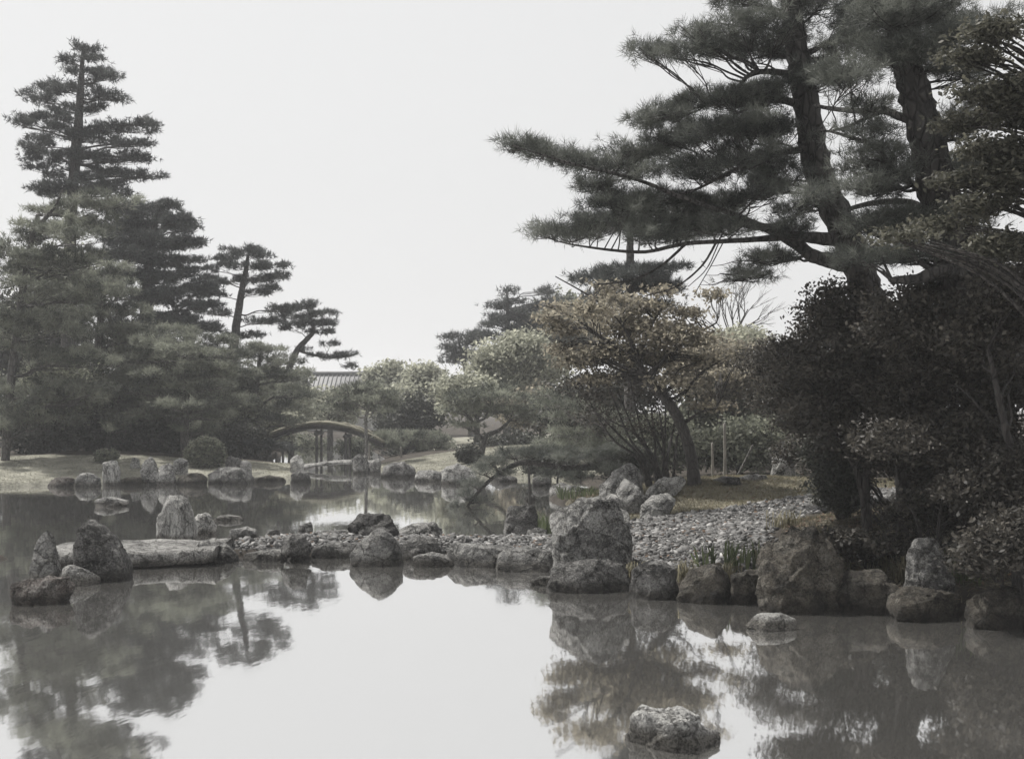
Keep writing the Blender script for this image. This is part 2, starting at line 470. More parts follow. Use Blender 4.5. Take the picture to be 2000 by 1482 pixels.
gx = axis([(-600, -60, 10), (-60, -16, 40), (-16, 8, 160), (8, 16, 26), (16, 60, 40), (60, 600, 10)])
gy = axis([(-60, 0, 20), (0, 9, 30), (9, 24, 140), (24, 46, 100), (46, 80, 40), (80, 1500, 24)])
GX, GY = np.meshgrid(gx, gy)
xx, yy = GX.ravel(), GY.ravel()
V = np.stack([xx, yy, gz(xx, yy)], 1)
nx, ny = len(gx), len(gy)
ii = (np.arange(ny - 1)[:, None] * nx + np.arange(nx - 1)[None, :]).ravel()
T = np.vstack([np.stack([ii, ii + 1, ii + nx + 1], 1), np.stack([ii, ii + nx + 1, ii + nx], 1)])
ground = build('ground', V, T, M['ground'], smooth=True)
tag(ground, 'dark soil, moss and lawn around the pond', kind='structure')
def soft(d, wdt):
    return np.clip(0.5 - d / wdt, 0, 1)
LAWN_L = np.array([(-20, 25), (-5, 28), (-5, 34), (-6.8, 35.5), (-9, 32.5), (-11, 32), (-20, 32)], float)
LAWN_R = np.array([(-4.6, 31), (-1, 28), (2.4, 29), (4, 34), (3.4, 40), (0, 40.5), (-2, 38.0), (-4.2, 35.2)], float)
LAWN_F = np.array([(-4.2, 43.5), (6, 43), (8, 62), (-5, 62)], float)
MOSS = np.array([(1.2, 17), (2, 17.2), (3.3, 17.5), (5, 18.4), (9, 20), (9, 24), (3, 24), (1, 22)], float)
MOSS2 = np.array([(2.6, 11.2), (3.4, 14.4), (4.4, 16.3), (7, 17), (9, 15), (7, 9), (4.4, 10)], float)
zone = np.zeros((len(xx), 4), np.float32)
zone[:, 0] = np.maximum.reduce([soft(sdist(xx, yy, LAWN_L), .8), soft(sdist(xx, yy, LAWN_R), .8), soft(sdist(xx, yy, LAWN_F), 1)])
zone[:, 1] = np.maximum(soft(sdist(xx, yy, MOSS), .6), .45 * soft(sdist(xx, yy, MOSS2), .8))
zone[:, 2] = soft(sdist(xx, yy, PATH), .25)
zone[:, 3] = 1
ca = ground.data.attributes.new('zone', 'FLOAT_COLOR', 'POINT')
ca.data.foreach_set('color', zone.ravel())

Vw = np.array([(-20, -2, 0), (9, -2, 0), (9, 75, 0), (-20, 75, 0)], float)
pond = build('pond', Vw, [(0, 1, 2), (0, 2, 3)], M['water'])
tag(pond, 'still grey pond mirroring sky and trees', kind='structure')

def sample_poly(poly, n, rng):
    lo, hi = poly.min(0), poly.max(0)
    pts = np.zeros((0, 2))
    while len(pts) < n:
        q = rng.uniform(lo, hi, size=(n * 2, 2))
        pts = np.vstack([pts, q[inside(q[:, 0], q[:, 1], poly)]])
    return pts[:n]

# gravel: real pebbles, one uncountable mass
IV = np.array([(x_, y_, z_) for x_ in (-.62, .62) for y_ in (-.62, .62) for z_ in (-.62, .62)], float)
IF = np.array([(0, 1, 3), (0, 3, 2), (4, 6, 7), (4, 7, 5), (0, 4, 5), (0, 5, 1), (2, 3, 7), (2, 7, 6), (0, 2, 6), (0, 6, 4), (1, 5, 7), (1, 7, 3)])
rng = np.random.default_rng(11)
n = 32000
q = sample_poly(PATH, n, rng)
q += rng.normal(0, .05, q.shape)
ok = sdist(q[:, 0], q[:, 1], POND) > .02
q = q[ok]; n = len(q)
zz = gz(q[:, 0], q[:, 1])
s = rng.lognormal(math.log(.0118), .52, n).clip(.006, .04)
s *= np.clip(0.75 + .018 * q[:, 1], .85, 1.1)
sc = np.stack([s * rng.uniform(.8, 1.4, n), s * rng.uniform(.8, 1.4, n), s * rng.uniform(.55, .9, n)], 1)
an = rng.uniform(0, 2 * np.pi, n)
base = (IV[None] + rng.normal(0, .16, (n, len(IV), 3))) * sc[:, None, :] * 1.25
ca_, sa_ = np.cos(an)[:, None], np.sin(an)[:, None]
X = base[:, :, 0] * ca_ - base[:, :, 1] * sa_; Y = base[:, :, 0] * sa_ + base[:, :, 1] * ca_
tl = rng.normal(0, .3, (n, 2))
VV = np.stack([X + q[:, :1], Y + q[:, 1:], base[:, :, 2] + X * tl[:, :1] + Y * tl[:, 1:] + (zz + s * .25)[:, None]], 2).reshape(-1, 3)
TT = (IF[None] + (np.arange(n) * len(IV))[:, None, None]).reshape(-1, 3)
gravel = build('gravel', VV, TT, M['pebble'], tint=np.repeat(rng.beta(2, 2.6, n), len(IV)), smooth=True)
tag(gravel, 'loose grey pebbles covering the spit and the garden path', 'gravel', kind='stuff')

def blades(name, label, poly, n, h, wd, mat, seed, lean=.5, cat='grass'):
    r = np.random.default_rng(seed)
    q = sample_poly(poly, n, r)
    ok = (sdist(q[:, 0], q[:, 1], POND) > .05) & (sdist(q[:, 0], q[:, 1], PATH) > -.02)
    q = q[ok]; k = len(q)
    z = gz(q[:, 0], q[:, 1])
    hh = h * r.uniform(.5, 1.3, k)
    a = r.uniform(0, 2 * np.pi, k)
    dx, dy = np.cos(a) * wd, np.sin(a) * wd
    b = np.stack([q[:, 0], q[:, 1], z - .005], 1)
    d = np.stack([dx, dy, 0 * dx], 1)
    tip = b + np.stack([r.normal(0, lean, k) * hh, r.normal(0, lean, k) * hh, hh], 1)
    V = np.stack([b - d, b + d, tip], 1).reshape(-1, 3)
    tn = .5 + .35 * np.sin(q[:, 0] * 2.1 + np.sin(q[:, 1] * 1.7) * 2) * np.cos(q[:, 1] * 2.7) + r.normal(0, .18, k)
    o = build(name, V, np.arange(3 * k).reshape(-1, 3), M[mat], tint=np.repeat(tn.clip(0, 1), 3))
    tag(o, label, cat, kind='stuff')
blades('moss_grass', 'short brownish moss and grass on the mound under the maple', MOSS, 42000, .045, .007, 'moss', 5, .9)
blades('bank_grass', 'sparse dry grass on the shaded right bank', MOSS2, 16000, .05, .005, 'moss', 6, .9)
blades('lawn_grass', 'pale short lawn on the far shore by the round shrub', LAWN_L, 26000, .025, .012, 'grass', 8, 1.1)
blades('lawn_grass', 'pale sunlit lawn sloping down to the slab bridge', LAWN_R, 26000, .025, .012, 'grass', 9, 1.1)

# fallen leaves on the shaded bank
r = np.random.default_rng(15)
q = np.vstack([sample_poly(MOSS2, 5000, r), sample_poly(MOSS, 1800, r), sample_poly(PATH, 700, r)])
q = q[sdist(q[:, 0], q[:, 1], POND) > .03]; k = len(q)
z = gz(q[:, 0], q[:, 1])
a = r.uniform(0, 6.28, k); ss = r.uniform(.015, .035, k)
b = np.stack([q[:, 0], q[:, 1], z + np.where(inside(q[:, 0], q[:, 1], PATH), .03, .012)], 1)
u = np.stack([np.cos(a), np.sin(a), r.normal(0, .3, k)], 1) * ss[:, None]
v = np.stack([-np.sin(a), np.cos(a), r.normal(0, .3, k)], 1) * ss[:, None] * .6
V = np.stack([b - u, b + v, b + u, b - v], 1).reshape(-1, 3)
i4 = np.arange(k)[:, None] * 4
T = np.vstack([i4 + [0, 1, 2], i4 + [0, 2, 3]])
tag(build('leaf_litter', V, T, M['litter'], tint=np.repeat(r.uniform(0, 1, k), 4)), 'brown fallen leaves scattered on the bank under the pines', 'leaf litter', kind='stuff')

# ------------------------------------------------------------------ stones
def icoN(sub):
    bm = bmesh.new(); bmesh.ops.create_icosphere(bm, subdivisions=sub, radius=1)
    v = np.array([x.co[:] for x in bm.verts]); f = np.array([[q.index for q in x.verts] for x in bm.faces])
    bm.free(); return v, f
ICO = {2: icoN(4), 3: icoN(5), 4: icoN(5), 5: icoN(6)}

def fbm(Pn, octv=4, seed=0, ridged=False):
    o = Vector((seed * 7.31, seed * 3.17, seed * 1.93))
    f = mnoise.ridged_multi_fractal if ridged else None
    if ridged:
        return np.array([f(Vector(p_) + o, 0.9, 2.1, octv, 1.0, 2.0) for p_ in Pn]) - 1.0
    return np.array([mnoise.fractal(Vector(p_) + o, 0.9, 2.1, octv) for p_ in Pn])

STONE_N = [0]
def stone(label, outline, mat='rock_grey', base=None, z=0.0, depth=.8, facets=9, amp=.05, box=.55, sub=3, sink=.22, cat='stone', group='garden stones', name='stone', D=None):
    """a boulder whose front silhouette follows the outline (plate pixels), with its own depth"""
    STONE_N[0] += 1
    seed = STONE_N[0]
    rg = np.random.default_rng(100 + seed)
    ol = np.array(outline, float)
    base = ol[:, 1].max() if base is None else base
    if D is None:
        D = DW(base, z)
    wpx = np.ptp(ol[:, 0])
    dep = depth * wpx / FPX * D
    Dc = D + .38 * dep
    pts = np.array([P(px, py, Dc) for px, py in ol])
    cx, cz = (pts[:, 0].min() + pts[:, 0].max()) / 2, (pts[:, 2].min() * .6 + pts[:, 2].max() * .4)
    # push the foot below the surface it stands on
    zmin = pts[:, 2].min()
    low = pts[:, 2] < zmin + .18 * np.ptp(pts[:, 2])
    pts[low, 2] -= sink
    q = np.stack([pts[:, 0] - cx, pts[:, 2] - cz], 1)
    ang = np.linspace(-np.pi, np.pi, 361)
    R = np.zeros(361)
    for i in range(len(q)):
        a, b = q[i], q[(i + 1) % len(q)]
        e = b - a
        dx, dz = np.cos(ang), np.sin(ang)
        den = dx * e[1] - dz * e[0]
        with np.errstate(divide='ignore', invalid='ignore'):
            tt = (a[0] * e[1] - a[1] * e[0]) / den
            ss_ = (a[0] * dz - a[1] * dx) / den
        okk = (np.abs(den) > 1e-9) & (tt > 0) & (ss_ >= -1e-6) & (ss_ <= 1 + 1e-6)
        R = np.where(okk, np.maximum(R, tt), R)
    R = np.where(R <= 0, np.median(R[R > 0]), R)
    kern = np.array([.5, 1, 2, 1, .5]) / 5
    R = np.convolve(np.concatenate([R[-3:-1], R, R[1:3]]), kern, 'valid')
    v, f = ICO[sub]
    rho = np.hypot(v[:, 0], v[:, 2])
    th = np.arctan2(v[:, 2], v[:, 0])
    Rv = np.interp(th, ang, R)
    h2 = np.ptp(pts[:, 2]) / 2
    pr = rho ** box
    px_, pz_ = Rv * pr * np.cos(th), Rv * pr * np.sin(th)
    py_ = np.sign(v[:, 1]) * np.abs(v[:, 1]) ** (.6) * dep / 2
    py_ *= 1 - .25 * np.clip(pz_ / (h2 + 1e-6), -.5, 1)
    Q = np.stack([px_, py_, pz_], 1)
    size = (np.ptp(Q[:, 0]) * np.ptp(Q[:, 1]) * np.ptp(Q[:, 2])) ** (1 / 3)
    for _ in range(facets + 5):
        nrm = rg.normal(size=3) * np.array((.55, 1.0, .45)); nrm[1] = math.copysign(max(abs(nrm[1]), .55), nrm[1] if rg.random() < .35 else -1); nrm = unit(nrm + np.array((0, 0, .18)))
        s_ = Q @ nrm
        off = s_.max() * rg.uniform(.60, .92)
        ex = np.maximum(s_ - off, 0)
        Q = Q - nrm * (ex * .88)[:, None]
    dirn = unit(Q)
    nn = fbm(Q / size * 1.6, 6, seed) * amp * 1.5 + fbm(Q / size * 4.0, 5, seed + 40, True) * amp * .8
    Q = Q + dirn * (nn * size)[:, None]
    o = build(name, Q, f, M[mat], smooth=True, loc=(cx, Dc, cz))
    tag(o, label, cat, group)
    return o

S = stone
# left foreground group
S('pale upright stone at the left edge, rising behind the low ruddy boulder', [(58, 1140), (66, 1045), (82, 1030), (98, 1044), (108, 1085), (118, 1140)], 'rock_pale', depth=.9)
S('dark leaning stone with lit right flank beside the slab end', [(150, 1085), (152, 1058), (162, 1030), (180, 1014), (202, 1012), (214, 1030), (232, 1072), (246, 1100), (258, 1130), (205, 1134), (165, 1124)], 'rock_dark', depth=.8, sub=4)
S('low pale boulder in the water between leaning stone and ruddy boulder', [(116, 1138), (118, 1112), (135, 1103), (165, 1106), (190, 1118), (192, 1136), (150, 1144)], 'rock_pale')
S('low ruddy boulder at the left waterline', [(30, 1178), (36, 1138), (75, 1129), (125, 1130), (140, 1150), (132, 1172), (80, 1182)], 'rock_ruddy', depth=.9)
# spit: left part
S('tall pale streaked stone standing at the spit, with rounded top', [(313, 1060), (309, 1020), (312, 985), (322, 966), (342, 961), (360, 964), (371, 985), (378, 1030), (380, 1056), (345, 1062)], 'rock_streak', depth=.8, sub=4)
S('small pale stone close beside the tall streaked stone', [(376, 1046), (374, 1014), (388, 1001), (408, 1003), (420, 1020), (422, 1042)], 'rock_pale')
S('thin flat stone just above water behind the spit', [(415, 1016), (430, 1007), (470, 1008), (476, 1014), (440, 1018)], 'rock_pale', sink=.1, facets=4)
S('flat pale wedge stone lying in the left pond', [(188, 976), (205, 970), (250, 977), (252, 983), (215, 990), (192, 988)], 'rock_pale', sink=.1, facets=4)
S('mound shaped dark stone at the front of the spit beside the slab', [(374, 1100), (378, 1072), (396, 1053), (424, 1049), (446, 1066), (462, 1086), (472, 1100)], 'rock_grey', depth=.9)
S('low flat edging stone right of the mound shaped stone', [(474, 1098), (480, 1080), (510, 1073), (552, 1074), (562, 1096)], 'rock_grey', z=0, depth=.9, box=.36, facets=3, amp=.04)
S('small dark edging stone with pale right end', [(556, 1094), (558, 1078), (580, 1071), (608, 1073), (612, 1092)], 'rock_dark')
S('long dark edging stone left of the peaked stone', [(606, 1090), (612, 1070), (640, 1061), (692, 1063), (704, 1090)], 'rock_dark', depth=.7, box=.34, facets=3, amp=.04)
S('half buried stone on the middle of the gravel spit', [(546, 1066), (552, 1050), (572, 1042), (596, 1048), (608, 1064)], 'rock_dark', z=.2, sink=.1)
S('small pointed stone on the rear edge of the spit', [(570, 1040), (588, 1026), (604, 1019), (610, 1030), (612, 1042)], 'rock_grey', z=.1, sink=.15)
S('low rough stone at the back edge of the spit near the streaked stone', [(440, 1044), (452, 1034), (480, 1029), (498, 1036), (504, 1046)], 'rock_grey', z=.1, sink=.15)
S('dark flat stone at the rear shore of the gravel spit', [(508, 1046), (520, 1035), (545, 1034), (556, 1044)], 'rock_dark', z=.1, sink=.15)
S('flat shelf stone between the pointed stone and the dark block', [(612, 1046), (630, 1036), (678, 1036), (690, 1046)], 'rock_grey', z=.1, sink=.12)
S('dark rugged block standing behind the peaked stone', [(682, 1052), (682, 1016), (700, 1002), (724, 1005), (748, 1001), (764, 1014), (780, 1046), (776, 1054)], 'rock_dark', D=14.9, depth=.8, sub=4, amp=.07)
S('rounded grey boulder to the right of the dark rugged block', [(774, 1056), (782, 1032), (810, 1022), (846, 1021), (862, 1034), (872, 1056)], 'rock_grey', D=15.1)
S('peaked triangular stone at the front waterline of the spit', [(686, 1100), (684, 1082), (702, 1058), (738, 1030), (762, 1044), (782, 1062), (788, 1100), (740, 1106)], 'rock_grey', depth=.75, sub=5, box=.7, facets=4, amp=.03)
S('dark broken stone right of the peaked stone', [(778, 1094), (784, 1062), (812, 1049), (846, 1052), (860, 1072), (860, 1090)], 'rock_dark')
S('pale low stone at the waterline before the broken stone', [(804, 1104), (808, 1086), (840, 1079), (872, 1086), (884, 1100), (850, 1108)], 'rock_pale', sink=.12)
S('long worn edging boulder with sloping left face', [(862, 1104), (872, 1072), (890, 1060), (940, 1066), (1000, 1070), (1006, 1102), (930, 1108)], 'rock_grey', depth=.75, sub=4, box=.32, facets=2, amp=.03)
S('long smooth edging boulder next to the great block', [(966, 1112), (972, 1086), (992, 1072), (1040, 1072), (1092, 1076), (1100, 1112), (1030, 1116)], 'rock_grey', depth=.75, sub=4, box=.34, facets=2, amp=.03)
S('small white stone in the water before the dark footing boulder', [(1036, 1136), (1056, 1126), (1078, 1124), (1084, 1138), (1058, 1144)], 'rock_pale', sink=.1, facets=5)
S('dark footing boulder beneath the great block', [(1074, 1152), (1078, 1112), (1092, 1096), (1150, 1100), (1200, 1084), (1226, 1100), (1238, 1152), (1150, 1158)], 'rock_dark', depth=.7, sub=4, amp=.06)
S('great rough cubic block of pitted grey stone', [(1078, 1050), (1072, 1004), (1092, 990), (1140, 982), (1200, 984), (1224, 1004), (1229, 1060), (1226, 1118), (1150, 1128), (1088, 1112)], 'rock_grey', D=11.95, depth=.85, sub=5, amp=.055, box=.4, facets=6, sink=.05)
# mound shore
S('upright post-like dark stone at the water behind the spit', [(988, 1052), (987, 1000), (996, 984), (1022, 981), (1042, 986), (1048, 1010), (1050, 1052)], 'rock_dark', D=15.5, depth=1.0, box=.4)
S('small low stone at the foot of the post-like stone', [(1026, 1052), (1030, 1034), (1052, 1029), (1068, 1036), (1070, 1052)], 'rock_grey', D=15.1, sink=.1)
S('dark humped boulder on the shore beneath the overhanging pine', [(1068, 974), (1078, 952), (1098, 944), (1124, 948), (1150, 958), (1178, 960), (1186, 974)], 'rock_grey', z=0, depth=.6)
S('large slanted boulder leaning left beside the multi-stemmed shrub', [(1166, 990), (1172, 946), (1200, 918), (1226, 904), (1250, 918), (1256, 960), (1262, 996)], 'rock_grey', z=.25, D=19.2, depth=.7, sub=4)
S('slanted grey boulder in front of the large leaning one', [(1196, 1010), (1204, 950), (1216, 930), (1244, 952), (1262, 978), (1258, 1008)], 'rock_grey', z=.3, D=17.8, depth=.7, sub=4)
S('small pale rock between the great block and slanted boulder', [(1170, 1000), (1176, 976), (1196, 964), (1212, 976), (1214, 1000)], 'rock_pale', z=.25, D=17.2)
S('oblong pale boulder sloping up towards the maple trunk', [(1258, 982), (1266, 952), (1296, 932), (1330, 927), (1342, 940), (1320, 964), (1290, 984)], 'rock_pale', z=.4, D=18.6, sink=.12)
S('oblong pale boulder at the upper edge of the gravel path', [(1246, 1024), (1252, 992), (1276, 968), (1306, 960), (1326, 972), (1304, 1004), (1270, 1026)], 'rock_pale', z=.33, D=17.0, sink=.12)
S('flat stone sunk in the moss right of the maple trunk', [(1394, 938), (1412, 930), (1444, 932), (1450, 940)], 'rock_dark', z=.62, D=19.2, sink=.08)
S('flat grey stone in the grass of the mound', [(1440, 934), (1462, 927), (1500, 928), (1504, 936)], 'rock_grey', z=.62, D=19.6, sink=.08)
S('grey boulder lying at the top of the mound below dark shrubs', [(1506, 908), (1512, 893), (1530, 886), (1550, 892), (1558, 908)], 'rock_grey', z=.7, D=21.5)
# right bank: dark materials put the trees' shade into several boulders
S('pitted boulder at the waterline right of the footing boulder', [(1232, 1166), (1236, 1116), (1252, 1100), (1300, 1100), (1326, 1120), (1334, 1164), (1280, 1172)], 'rock_dark', depth=.8, sub=4, amp=.06)
S('low dark boulder below the sloping gravel', [(1312, 1174), (1322, 1140), (1352, 1116), (1400, 1108), (1426, 1124), (1434, 1176), (1370, 1180)], 'rock_moss_shade', depth=.8, sub=4)
S('squarish dark boulder below the iris clump', [(1424, 1182), (1430, 1126), (1460, 1112), (1496, 1116), (1506, 1182)], 'rock_moss_shade', depth=.8, amp=.06)
S('big mossy boulder with pale lichen streak on its face', [(1488, 1190), (1492, 1110), (1506, 1060), (1540, 1034), (1586, 1030), (1616, 1060), (1632, 1120), (1636, 1190), (1560, 1198)], 'rock_moss_shade', depth=.8, sub=5, amp=.08)  # dark stone tone also holds the tree shade on this boulder
S('dark overgrown boulder in the shade of the right bank', [(1622, 1200), (1630, 1130), (1664, 1104), (1716, 1106), (1744, 1136), (1748, 1200)], 'rock_moss_shade', depth=.8)
S('pale topped stone standing out of the shaded bank', [(1764, 1140), (1776, 1090), (1790, 1056), (1822, 1052), (1850, 1060), (1858, 1100), (1856, 1140)], 'rock_grey', z=.28, depth=.8)  # greyer material puts the bank's shade into the stone colour
S('dark ledge boulder with a pale upper rim at the right waterline', [(1736, 1214), (1742, 1164), (1760, 1150), (1830, 1150), (1872, 1158), (1884, 1214)], 'rock_moss_shade', depth=.7)
S('rounded grey boulder at the right edge of the bank', [(1886, 1230), (1900, 1176), (1936, 1156), (1984, 1150), (2010, 1180), (2014, 1232)], 'rock_moss_shade', depth=.8)  # grey boulder darkened through its material to stand for shade
S('smooth pale flat stone lying in the pond before the right bank', [(1458, 1222), (1462, 1204), (1482, 1197), (1530, 1199), (1554, 1208), (1556, 1224), (1510, 1232)], 'rock_white', depth=.6, facets=3, amp=.03, sink=.12, box=.4)
S('knobbly pale boulder in the foreground water at the bottom', [(1226, 1450), (1240, 1404), (1262, 1390), (1290, 1396), (1330, 1386), (1370, 1394), (1400, 1420), (1408, 1450), (1320, 1470)], 'rock_white', depth=.8, sub=5, amp=.07)
# far left shore
FG = 'stones along the far shore'
def FS(label, x0, x1, y0, y1, mat='rock_grey', **k):
    mx_ = (x0 + x1) / 2; w_ = x1 - x0; h_ = y1 - y0
    r_ = np.random.default_rng(int(x0 + y0))
    j = lambda a: r_.uniform(-a, a)
    ol = [(x0, y1), (x0 + w_ * .04, y0 + h_ * (.45 + j(.15))), (x0 + w_ * (.22 + j(.06)), y0 + h_ * (.12 + j(.1))), (mx_ + w_ * j(.12), y0),
          (x1 - w_ * (.2 + j(.08)), y0 + h_ * (.14 + j(.12))), (x1 - w_ * .04, y0 + h_ * (.5 + j(.15))), (x1, y1), (mx_, y1 + 2)]
    return stone(label, ol, mat, group=FG, sub=2, **k)
FS('low reddish shore stone farthest left across the pond', 94, 152, 931, 949, 'rock_ruddy')
FS('low pale shore stone beside the upright two-toned stone', 146, 196, 924, 949, 'rock_pale')
FS('upright stone pale above and dark below on the far left shore', 195, 233, 899, 947, 'rock_streak')
FS('tall rough stone in the cluster under the dark trees', 274, 310, 889, 941, 'rock_grey', z=.05)
FS('squat pale stone joined to the tall rough one', 304, 342, 901, 941, 'rock_pale', z=.05)
FS('small pale stone behind the squat one on the lawn', 336, 366, 892, 918, 'rock_pale', z=.25)
FS('tiny pale stone on the lawn left of the rough cluster', 254, 273, 894, 908, 'rock_pale', z=.35)
FS('low dark edging stone below the clipped round shrub', 342, 402, 924, 945, 'rock_moss_shade')
FS('long domed shore stone under the lantern-like block', 402, 492, 914, 944, 'rock_grey')
FS('small pale upright stone at the end of the domed one', 468, 492, 896, 926, 'rock_pale', z=.15)
FS('dark squat block with a pale cap on the lawn', 440, 476, 890, 916, 'rock_dark', z=.25)
FS('pale upright stone at the left end of the slab bridge', 565, 593, 887, 924, 'rock_pale', z=.1)
FS('dark stone carrying the left end of the slab bridge', 568, 606, 917, 941, 'rock_dark')
FS('low dark edging stone along the pale lawn point', 492, 560, 930, 941, 'rock_moss_shade')
FS('low mossy edging stone under the rough stone cluster', 234, 280, 930, 946, 'rock_moss_shade')
# bridge, right side
FS('pale upright stone at the right end of the slab bridge', 688, 720, 886, 916, 'rock_pale', z=.1)
FS('small pale stone beside the right bridgehead', 722, 744, 893, 916, 'rock_pale', z=.1)
FS('dark block carrying the right end of the slab bridge', 690, 746, 908, 930, 'rock_dark', D=33.4)
FS('dark rounded shore stone right of the bridge block', 744, 812, 904, 931, 'rock_dark')
FS('low grey shore stones below the sunlit lawn', 808, 872, 917, 939, 'rock_grey')
FS('large pale broken boulder on shore below the umbrella shrub', 862, 934, 906, 944, 'rock_pale')
FS('low dark stone on the shore behind the overhanging pine', 958, 1010, 928, 940, 'rock_dark')
FS('dark low stone at the shore near the prop', 1040, 1075, 930, 944, 'rock_dark', D=27)

# ------------------------------------------------------------------ stone slab bridges
def slab(name, label, pts_front, pts_back, zt, thick, mat, cat):
    """pts: matching rows of (x, y) for the front and the back top edge"""
    n_ = 26
    fr = spline(np.array(pts_front), 8); bk = spline(np.array(pts_back), 8)
    k = 7
    rg = np.random.default_rng(5)
    m_ = len(fr)
    rows = []
    prof = [(0.02, -thick), (0.0, -thick * .5), (.01, -.03), (.04, 0)] + [(t_, 0.0) for t_ in np.linspace(.12, .88, 6)] + [(.96, 0), (.99, -.03), (1, -thick * .5), (.98, -thick)]
    for tt, dz in prof:
        row = np.column_stack([fr * (1 - tt) + bk * tt, np.full(m_, dz)])
        rows.append(row)
    G = np.array(rows)
    zc = zt(np.linspace(0, 1, m_)) if callable(zt) else np.full(m_, zt)
    G[:, :, 2] += zc[None]
    flat = G.reshape(-1, 3)
    nn = np.array([mnoise.fractal(Vector(p_) * 3.0, .9, 2, 4) for p_ in flat])
    flat = flat + np.column_stack([nn * .03, np.roll(nn, 5) * .07, nn * .035])
    np_ = len(prof)
    i_ = (np.arange(np_)[:, None] * m_ + np.arange(m_ - 1)[None]).ravel()
    up = (((np.arange(np_) + 1) % np_)[:, None] * m_ + np.arange(m_ - 1)[None]).ravel()
    T_ = np.vstack([np.stack([i_, i_ + 1, up + 1], 1), np.stack([i_, up + 1, up], 1)])
    caps = []
    for c0 in (0, m_ - 1):
        idx = np.arange(np_) * m_ + c0
        for a in range(1, np_ - 1):
            caps.append((idx[0], idx[a], idx[a + 1]) if c0 else (idx[0], idx[a + 1], idx[a]))
    T_ = np.vstack([T_, np.array(caps)])
    o = build(name, flat, T_, M[mat], smooth=False)
    return tag(o, label, cat, 'stone slab bridges')
slab('slab_bridge', 'long flat pale stone slab bridging water beside the leaning stone',
     [(-5.35, 12.87), (-4.9, 12.9), (-4.2, 13.05), (-3.45, 13.3)], [(-5.45, 14.1), (-5.0, 14.2), (-4.3, 14.35), (-3.5, 14.45)], .19, .17, 'slab', 'slab bridge')
slab('slab_bridge', 'thin slightly arched stone slab bridge on the far side',
     [(-6.2, 33.6), (-5.5, 33.7), (-4.9, 33.8), (-4.0, 33.9)], [(-6.3, 34.5), (-5.6, 34.6), (-5.0, 34.7), (-4.1, 34.8)],
     lambda u: .14 + .16 * np.sin(np.clip(u, 0, 1) * 2.2), .10, 'slab', 'slab bridge')

# ------------------------------------------------------------------ arched earth bridge
def arch_bridge():
    D0 = 40.0
    root = empty('arch_bridge', (P(618, 900, D0)[0], D0 + .8, 0))
    tag(root, 'arched wooden footbridge with turf-edged deck over the inlet', 'footbridge')
    xs = np.linspace(P(500, 0, D0)[0], P(748, 0, D0)[0], 33)
    u = np.linspace(-1, 1, 33)
    def deck_z(u): return 1.28 - .66 * np.abs(u) ** 2.0
    z = deck_z(u)
    y0, y1 = D0, D0 + 1.3
    # beams
    for yb in (y0 + .12, y1 - .12):
        g = Geo()
        tube(g, np.column_stack([xs, np.full(33, yb), z - .11]), np.full(33, .05), 8)
        g.make('beam', M['post_dark'], root, True)
    # deck boards, each a piece of its own
    me = None
    for k in range(32):
        x_ = (xs[k] + xs[k + 1]) / 2; zz_ = (z[k] + z[k + 1]) / 2
        slope = math.atan2(z[k + 1] - z[k], xs[k + 1] - xs[k])
        ln = math.hypot(z[k + 1] - z[k], xs[k + 1] - xs[k])
        if me is None:
            bm = bmesh.new(); bmesh.ops.create_cube(bm, size=1)
            me = bpy.data.meshes.new('deck_board'); bm.to_mesh(me); bm.free(); me.materials.append(M['post_dark'])
        o = bpy.data.objects.new('deck_board', me); COL.objects.link(o)
        o.parent = root
        o.location = (x_ - root.location.x, (y0 + y1) / 2 - root.location.y, zz_ - .03)
        o.scale = (ln * .95, y1 - y0, .06); o.rotation_euler = (0, -slope, 0)
    # turf rolls along both edges and the earth filling
    rg = np.random.default_rng(2)
    for yb in (y0 + .10, y1 - .10):
        g = Geo()
        tube(g, np.column_stack([xs, np.full(33, yb), z + .06]), .066 + .010 * rg.normal(size=33), 8, .10, rg)
        g.make('turf_edge', M['turf'], root, True)
    V_ = np.vstack([np.column_stack([xs, np.full(33, y0 + .1), z + .04]), np.column_stack([xs, np.full(33, y1 - .1), z + .04])])
    i_ = np.arange(32)
    build('earth_fill', V_, np.vstack([np.stack([i_, i_ + 1, i_ + 34], 1), np.stack([i_, i_ + 34, i_ + 33], 1)]), M['turf'], root)
    for px in (617, 674):
        x_ = P(px, 0, D0)[0]
        uu = (x_ - xs[0]) / (xs[-1] - xs[0]) * 2 - 1
        for yb in (y0 + .15, y1 - .15):
            g = Geo(); tube(g, [(x_, yb, -.6), (x_, yb, deck_z(uu) * .5), (x_, yb, deck_z(uu) - .2)], [.05, .048, .045], 8)
            g.make('post', M['post_dark'], root, True)
        g = Geo(); tube(g, [(x_, y0 - .05, deck_z(uu) - .3), (x_, y1 + .05, deck_z(uu) - .3)], [.07, .07], 8)
        g.make('cross_beam', M['post_dark'], root, True)
arch_bridge()

